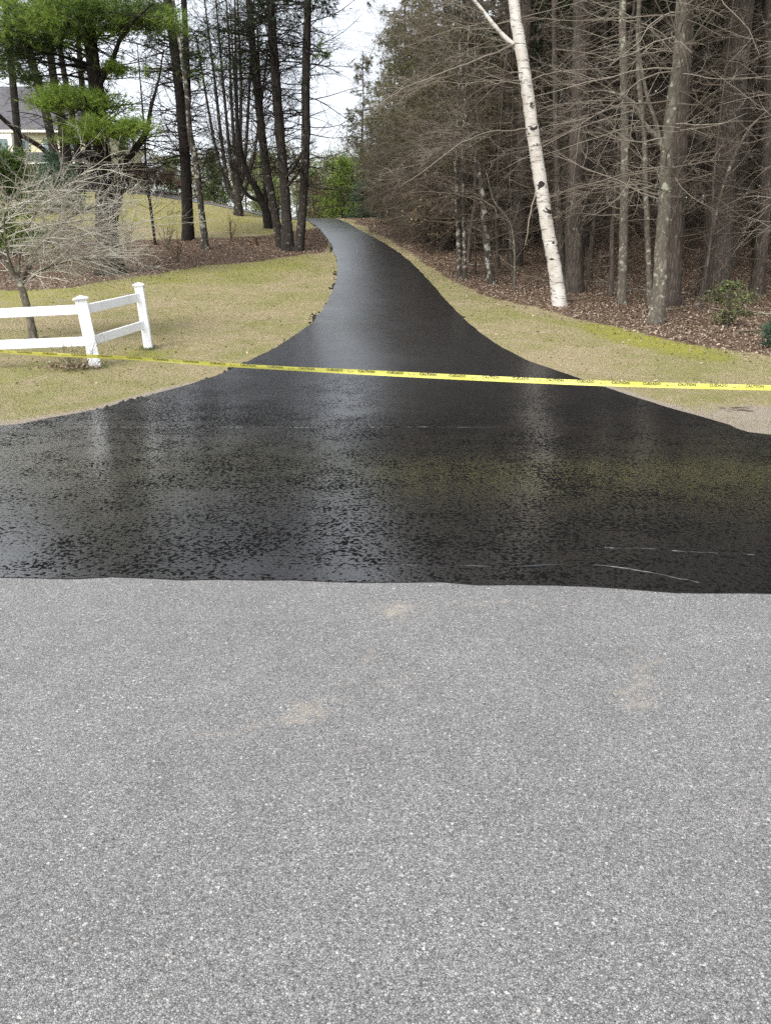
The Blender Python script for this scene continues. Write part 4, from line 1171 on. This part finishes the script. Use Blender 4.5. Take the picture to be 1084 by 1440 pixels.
for (i, j, za, zb) in [(2, 0, .93, .965), (2, 0, .43, .44), (0, 1, .955, .955), (0, 1, .435, .45)]:
    a_, b_ = on_post(i, za), on_post(j, zb)
    d = b_ - a_; L = np.linalg.norm(d); d = d / L
    yv = norm(np.cross(np.array((0, 0, 1.)), d)[None])[0]; zv = np.cross(d, yv)
    g = Geo(); boxgeo(g, (a_ + b_) / 2, L - .10, .045, .155, np.stack([d, yv, zv], 1), 0, .006)
    g.build('rail', M['vinyl'], fence, False)

# ------------------------------------------------------------------ caution tape
TA, TB = at(-260, 470, 10.6), at(1350, 551, 9.2)
TPX = [(-260, 470, 10.9), (0, 494, 10.5), (180, 503.5, 10.25), (350, 515, 10.0), (540, 525, 9.7), (700, 533, 9.5), (860, 539.5, 9.3), (1084, 545.5, 9.1), (1350, 550, 8.8)]
NT_ = 400
tp = spline(np.array([at(*p) for p in TPX]), NT_)
ts_ = np.concatenate(([0], np.cumsum(np.linalg.norm(np.diff(tp, axis=0), axis=1))))
def tape_frame(s):
    p = np.stack([np.interp(s, ts_, tp[:, i]) for i in range(3)], -1)
    e = .02
    T = norm(np.stack([np.interp(s + e, ts_, tp[:, i]) - np.interp(s - e, ts_, tp[:, i]) for i in range(3)], -1))
    f = s / ts_[-1]
    tw = R(46) * (1 - sstep(.30, .62, f)) + R(8) * np.sin(s * 1.1) + R(5) * np.sin(s * 2.9 + 1)
    up = np.array((0, 0, 1.)); B = norm(np.cross(T, np.broadcast_to(up, T.shape))); U = np.cross(B, T)
    # U = up, B = toward +y or -y
    Wd = U * np.cos(tw)[..., None] + (B) * np.sin(tw)[..., None]
    Nn = np.cross(T, Wd)
    return p, T, Wd, Nn
tape = empty('caution_tape', tp[NT_ // 2], 'long yellow caution tape sagging across the driveway', 'tape')
tb = tp[NT_ // 2]
TW = .064
g = Geo()
p, T, Wd, Nn = tape_frame(ts_)
K = 5
ws = np.linspace(-.5, .5, K)
V = p[:, None] + Wd[:, None] * (ws * TW)[None, :, None] + Nn[:, None] * (.004 * np.cos(ws * 3.1))[None, :, None] * np.sin(ts_ * 2.2)[:, None, None] - tb
idx = np.arange(NT_ * K).reshape(NT_, K)
g.add(V.reshape(-1, 3), np.stack([idx[:-1, :-1], idx[1:, :-1], idx[1:, 1:], idx[:-1, 1:]], -1).reshape(-1, 4))
g.build('band', M['tape'], tape)
def word_mesh(txt):
    c = bpy.data.curves.new('w', 'FONT'); c.body = txt; c.size = 1.0; c.offset = .02; c.resolution_u = 2; c.align_x = 'CENTER'
    o = bpy.data.objects.new('w', c); COL.objects.link(o)
    dg = bpy.context.evaluated_depsgraph_get(); dg.update()
    me = bpy.data.meshes.new_from_object(o.evaluated_get(dg))
    V = np.array([v.co[:] for v in me.vertices]); Fc = [list(pg.vertices) for pg in me.polygons]
    bpy.data.objects.remove(o); bpy.data.curves.remove(c); bpy.data.meshes.remove(me)
    V[:, 0] /= (V[:, 0].max() - V[:, 0].min()); V[:, 1] -= V[:, 1].min(); V[:, 1] /= V[:, 1].max()
    return V, Fc
camside = -1.0 if (Nn[NT_ // 2] @ (tb - np.array((0, 0, CAM_H)))) > 0 else 1.0
WM = {w: word_mesh(w) for w in ('CAUTION', 'CUIDADO')}
def stick(V2, s0, wlen, v0, v1, Fc):
    s = s0 + V2[:, 0] * wlen; p, T, Wd, Nn = tape_frame(s)
    P3 = p + Wd * ((v0 + V2[:, 1] * (v1 - v0)) * TW)[:, None] + Nn * camside * .0055
    g = Geo()
    g.v.append((P3 - tb).astype(np.float32)); g.n = len(P3)
    by = {}
    for f in Fc: by.setdefault(len(f), []).append(f)
    for kk, ff in by.items(): g.f.append(np.array(ff, np.int32)); g.m.append(np.zeros(len(ff), np.int32))
    return g
PER = .765
s = .4
while s < ts_[-1] - .6:
    for w, off in (('CUIDADO', 0.0), ('CAUTION', .405)):
        stick(WM[w][0], s + off, .205, .0, .5, WM[w][1]).build('lettering', M['ink'], tape, False)
    bars = []; fc = []
    for i, (a_, b_) in enumerate([(-.4, .0), (.1, .45), (-.45, -.25)]):
        n0 = len(bars); bars += [(a_, .05 + i * .33, 0), (b_, .05 + i * .33, 0), (b_, .22 + i * .33, 0), (a_, .22 + i * .33, 0)]; fc.append([n0, n0 + 1, n0 + 2, n0 + 3])
    stick(np.array(bars), s + .205, .09, -.1, .3, fc).build('symbol', M['ink'], tape, False)
    s += PER

# ------------------------------------------------------------------ house
HY = 62.0
def hp_(px, row, Y=HY): return at(px, row, Y)
hb = hp_(40, 248)
house = empty('house', hb, 'cream house with grey shingle roofs behind the dark pines', 'house')
def hbox(g, px0, r0, px1, r1, Y, depth, mat=0):
    a_, b_ = at(px0, r1, Y), at(px1, r0, Y)
    c = np.array(((a_[0] + b_[0]) / 2, Y + depth / 2, (a_[2] + b_[2]) / 2)) - hb
    boxgeo(g, c, abs(b_[0] - a_[0]), depth, abs(b_[2] - a_[2]), None, mat)
g = Geo(); hbox(g, -140, 186, 144, 232, HY, 9); g.build('wall', M['siding'], house, False)
g = Geo(); hbox(g, -140, 229, 120, 262, HY - 2.2, 2.1); g.build('lower_wall', M['brown_wall'], house, False)
def roof(g, px0, px1, row0, Y0, row1, Y1, in0=0, in1=0, th=.18):
    a_ = [at(px0, row0, Y0), at(px1, row0, Y0), at(px1 - in1, row1, Y1), at(px0 + in0, row1, Y1)]
    V = np.array(a_ + [p_ - np.array((0, 0, th)) for p_ in a_]) - hb
    g.add(V, [(0, 1, 2, 3), (7, 6, 5, 4), (0, 4, 5, 1), (1, 5, 6, 2), (2, 6, 7, 3), (3, 7, 4, 0)])
g = Geo(); roof(g, -150, 152, 182, HY - .5, 122, HY + 4.5, 20, 30)
roof(g, -150, 152, 176, HY + 9.5, 121.5, HY + 4.52, 20, 30); g.build('roof', M['shingle'], house, False)
g = Geo(); roof(g, -150, 126, 227.5, HY - 2.9, 214, HY - .02, 0, 0, .12); g.build('porch_roof', M['shingle'], house, False)
g = Geo(); hbox(g, -150, 182.5, 152, 186, HY - .52, .06); hbox(g, -150, 228, 126, 230.5, HY - 2.92, .05); g.build('eave', M['trim'], house, False)
for (a_, b_, r0, r1) in [(28, 40, 197, 209), (-30, -12, 194, 212), (100, 112, 194, 210), (62, 72, 196, 209)]:
    g = Geo(); hbox(g, a_ - 1.6, r0 - 1.6, b_ + 1.6, r1 + 1.6, HY - .06, .05); w_ = g.build('window', M['trim'], house, False)
    g = Geo(); hbox(g, a_, r0, b_, r1, HY - .1, .03); g.build('pane', M['glass'], w_, False)
g = Geo(); hbox(g, -4, 188, 16, 226, HY - 1.2, 1.15); bay = g.build('bay', M['trim'], house, False)
g = Geo(); hbox(g, 0, 195, 10, 218, HY - 1.24, .03); g.build('pane', M['glass'], bay, False)
g = Geo()
for px in (2, 27, 52, 80): hbox(g, px, 232, px + 2.2, 243, HY - 2.26, .05)
g.build('panel_strip', M['trim'], house, False)

# ------------------------------------------------------------------ grass and leaf litter
def scatter(n, x0, x1, y0, y1, q): return q.uniform(x0, x1, n), y0 + (y1 - y0) * q.uniform(0, 1, n) ** 1.5
q = np.random.default_rng(9)
n = 420000
x, y = scatter(n, -9.5, 9.5, 9.5, 34, q)
inside = (x > left_x(y) - .04) & (x < right_x(y) + .04)
lit, dirt, dark, moss = masks(x, y)
u, v = project(x, y, H(x, y))
keep = ~inside & (q.uniform(0, 1, n) > np.clip(lit * 1.2, 0, 1)) & (q.uniform(0, 1, n) > dirt * .95) & (u > -60) & (u < 1150) & (q.uniform(0, 1, n) > dark)
x, y, moss = x[keep], y[keep], moss[keep]
for bp in (b1, b2):
    m_ = 700; a_ = q.uniform(0, 6.283, m_); r_ = .09 + np.abs(q.normal(0, .07, m_))
    x = np.concatenate([x, bp[0] + r_ * np.cos(a_)]); y = np.concatenate([y, bp[1] + r_ * np.sin(a_)]); moss = np.concatenate([moss, np.full(m_, .45)])
n = len(x); tall = np.zeros(n); tall[-1400:] = 1
base = np.stack([x, y, H(x, y) - .004], 1)
az = q.uniform(0, 6.283, n); l = q.uniform(.012, .038, n) * (1 - .3 * np.clip(moss, 0, 1)) * (1 + 1.6 * tall); ln = q.uniform(.3, 1.3, n)
tip = base + np.stack([np.cos(az) * np.sin(ln), np.sin(az) * np.sin(ln), np.cos(ln)], 1) * l[:, None]
wv = np.stack([-np.sin(az), np.cos(az), 0 * az], 1) * (q.uniform(.0025, .0055, n) * (.7 + y / 25))[:, None]
g = Geo(); g.add(np.stack([base - wv, base + wv, tip], 1).reshape(-1, 3), np.arange(n * 3).reshape(-1, 3))
gr = tag(g.build('lawn_grass', M['grass'], None, False), 'short dry straw and green lawn blades beside the driveway', 'grass', kind='stuff')
a = gr.data.attributes.new('moss', 'FLOAT', 'POINT'); a.data.foreach_set('value', np.repeat(moss, 3).astype(np.float32))
print('blades', n)
n = 330000
x, y = scatter(n, -16, 20, 12, 52, q)
lit, dirt, dark, moss = masks(x, y)
u, v = project(x, y, H(x, y))
inside = (x > left_x(y) - .1) & (x < right_x(y) + .1)
sparse = .012 + .10 * np.where(x > right_x(y), 1 - sstep(0, 1.6, np.abs(x - right_x(y)) * 0 + np.abs(v - np.interp(u, lr[:, 0], lr[:, 1])) / 14), 0)
keep = ~inside & (q.uniform(0, 1, n) < np.maximum(lit, sparse * (1 - lit))) & (u > -60) & (u < 1150)
x, y = x[keep], y[keep]
pp = np.stack([x, y, H(x, y) + q.uniform(.004, .03, len(x))], 1)
g = Geo(); leafquads(g, pp, .036, q, 0, .62)
tag(g.build('leaf_litter', M['litter'], None, False), 'brown dead leaves carpeting the wood edge and mulch bed', 'leaf litter', kind='stuff')
print('leaves', len(pp))
# fallen branches on the forest floor
FB = 'dead branches lying on the leaf litter'
for k, (px, row, L, a_) in enumerate([(850, 425, 2.2, 5), (765, 402, 1.8, 170), (980, 440, 2.0, 12), (1045, 445, 1.6, 160), (700, 385, 2.4, 8), (900, 415, 2.6, 175), (1075, 470, 1.3, 20), (830, 400, 1.9, 150), (745, 385, 2.6, 15), (640, 375, 1.8, 170)]):
    b = ground_hit(px, row)
    root_d = np.array([[math.cos(R(a_)), math.sin(R(a_)) * .5, .06]])
    g = Geo(); B1, R1 = grow(np.array([[-L / 2, 0, .05]]) * np.array([[math.cos(R(a_)), 0, 1]]), root_d, np.array([L]), np.array([.025]), 7, 0, .06, q); tubes(g, B1, R1, 5)
    o, d, l, r = kids(B1, R1, np.array([L]), 7, (25, 60), .35, .2, q); B2, R2 = grow(o, d, l, np.maximum(r, .006), 4, 0, .1, q); tubes(g, B2, R2, 3)
    o = g.build('fallen_branch', M['twig_pale'] if k % 2 else M['twig_brown']); o.location = b.tolist()
    tag(o, 'dead twiggy branch lying on the leaf litter under the pines', 'branch', FB)

# broken crust along the driveway edges
n = 1500
i_ = q.integers(60, ES - 60, n); side = q.uniform(0, 1, n) < .7
e_ = np.where(side[:, None], Le_r[i_], Re_r[i_])
clump = (np.sin(i_ * .21) + np.sin(i_ * .083 + 1) + q.normal(0, .5, n)) > np.where(side, .85, 1.8)
e_ = e_[clump] + np.where(side[clump], -1, 1)[:, None] * np.abs(q.normal(0, .06, clump.sum()))[:, None] * np.array([[1., .2]])
n = len(e_)
c_ = np.stack([e_[:, 0], e_[:, 1], H(e_[:, 0], e_[:, 1]) + .012], 1)
T6 = np.array([(1, 0, 0), (-1, 0, 0), (0, 1, 0), (0, -1, 0), (0, 0, .7), (0, 0, -.7)], float)
V = c_[:, None] + T6[None] * q.uniform(.012, .045, (n, 1, 1)) * q.uniform(.6, 1.4, (n, 6, 1))
fc = np.array([(0, 2, 4), (2, 1, 4), (1, 3, 4), (3, 0, 4), (2, 0, 5), (1, 2, 5), (3, 1, 5), (0, 3, 5)])
g = Geo(); g.add(V.reshape(-1, 3), (fc[None] + (np.arange(n) * 6)[:, None, None]).reshape(-1, 3))
tag(g.build('sealcoat_crumbs', M['seal_edge'], None, False), 'black crumbs of broken crust along the driveway edge', 'crumbs', kind='stuff')
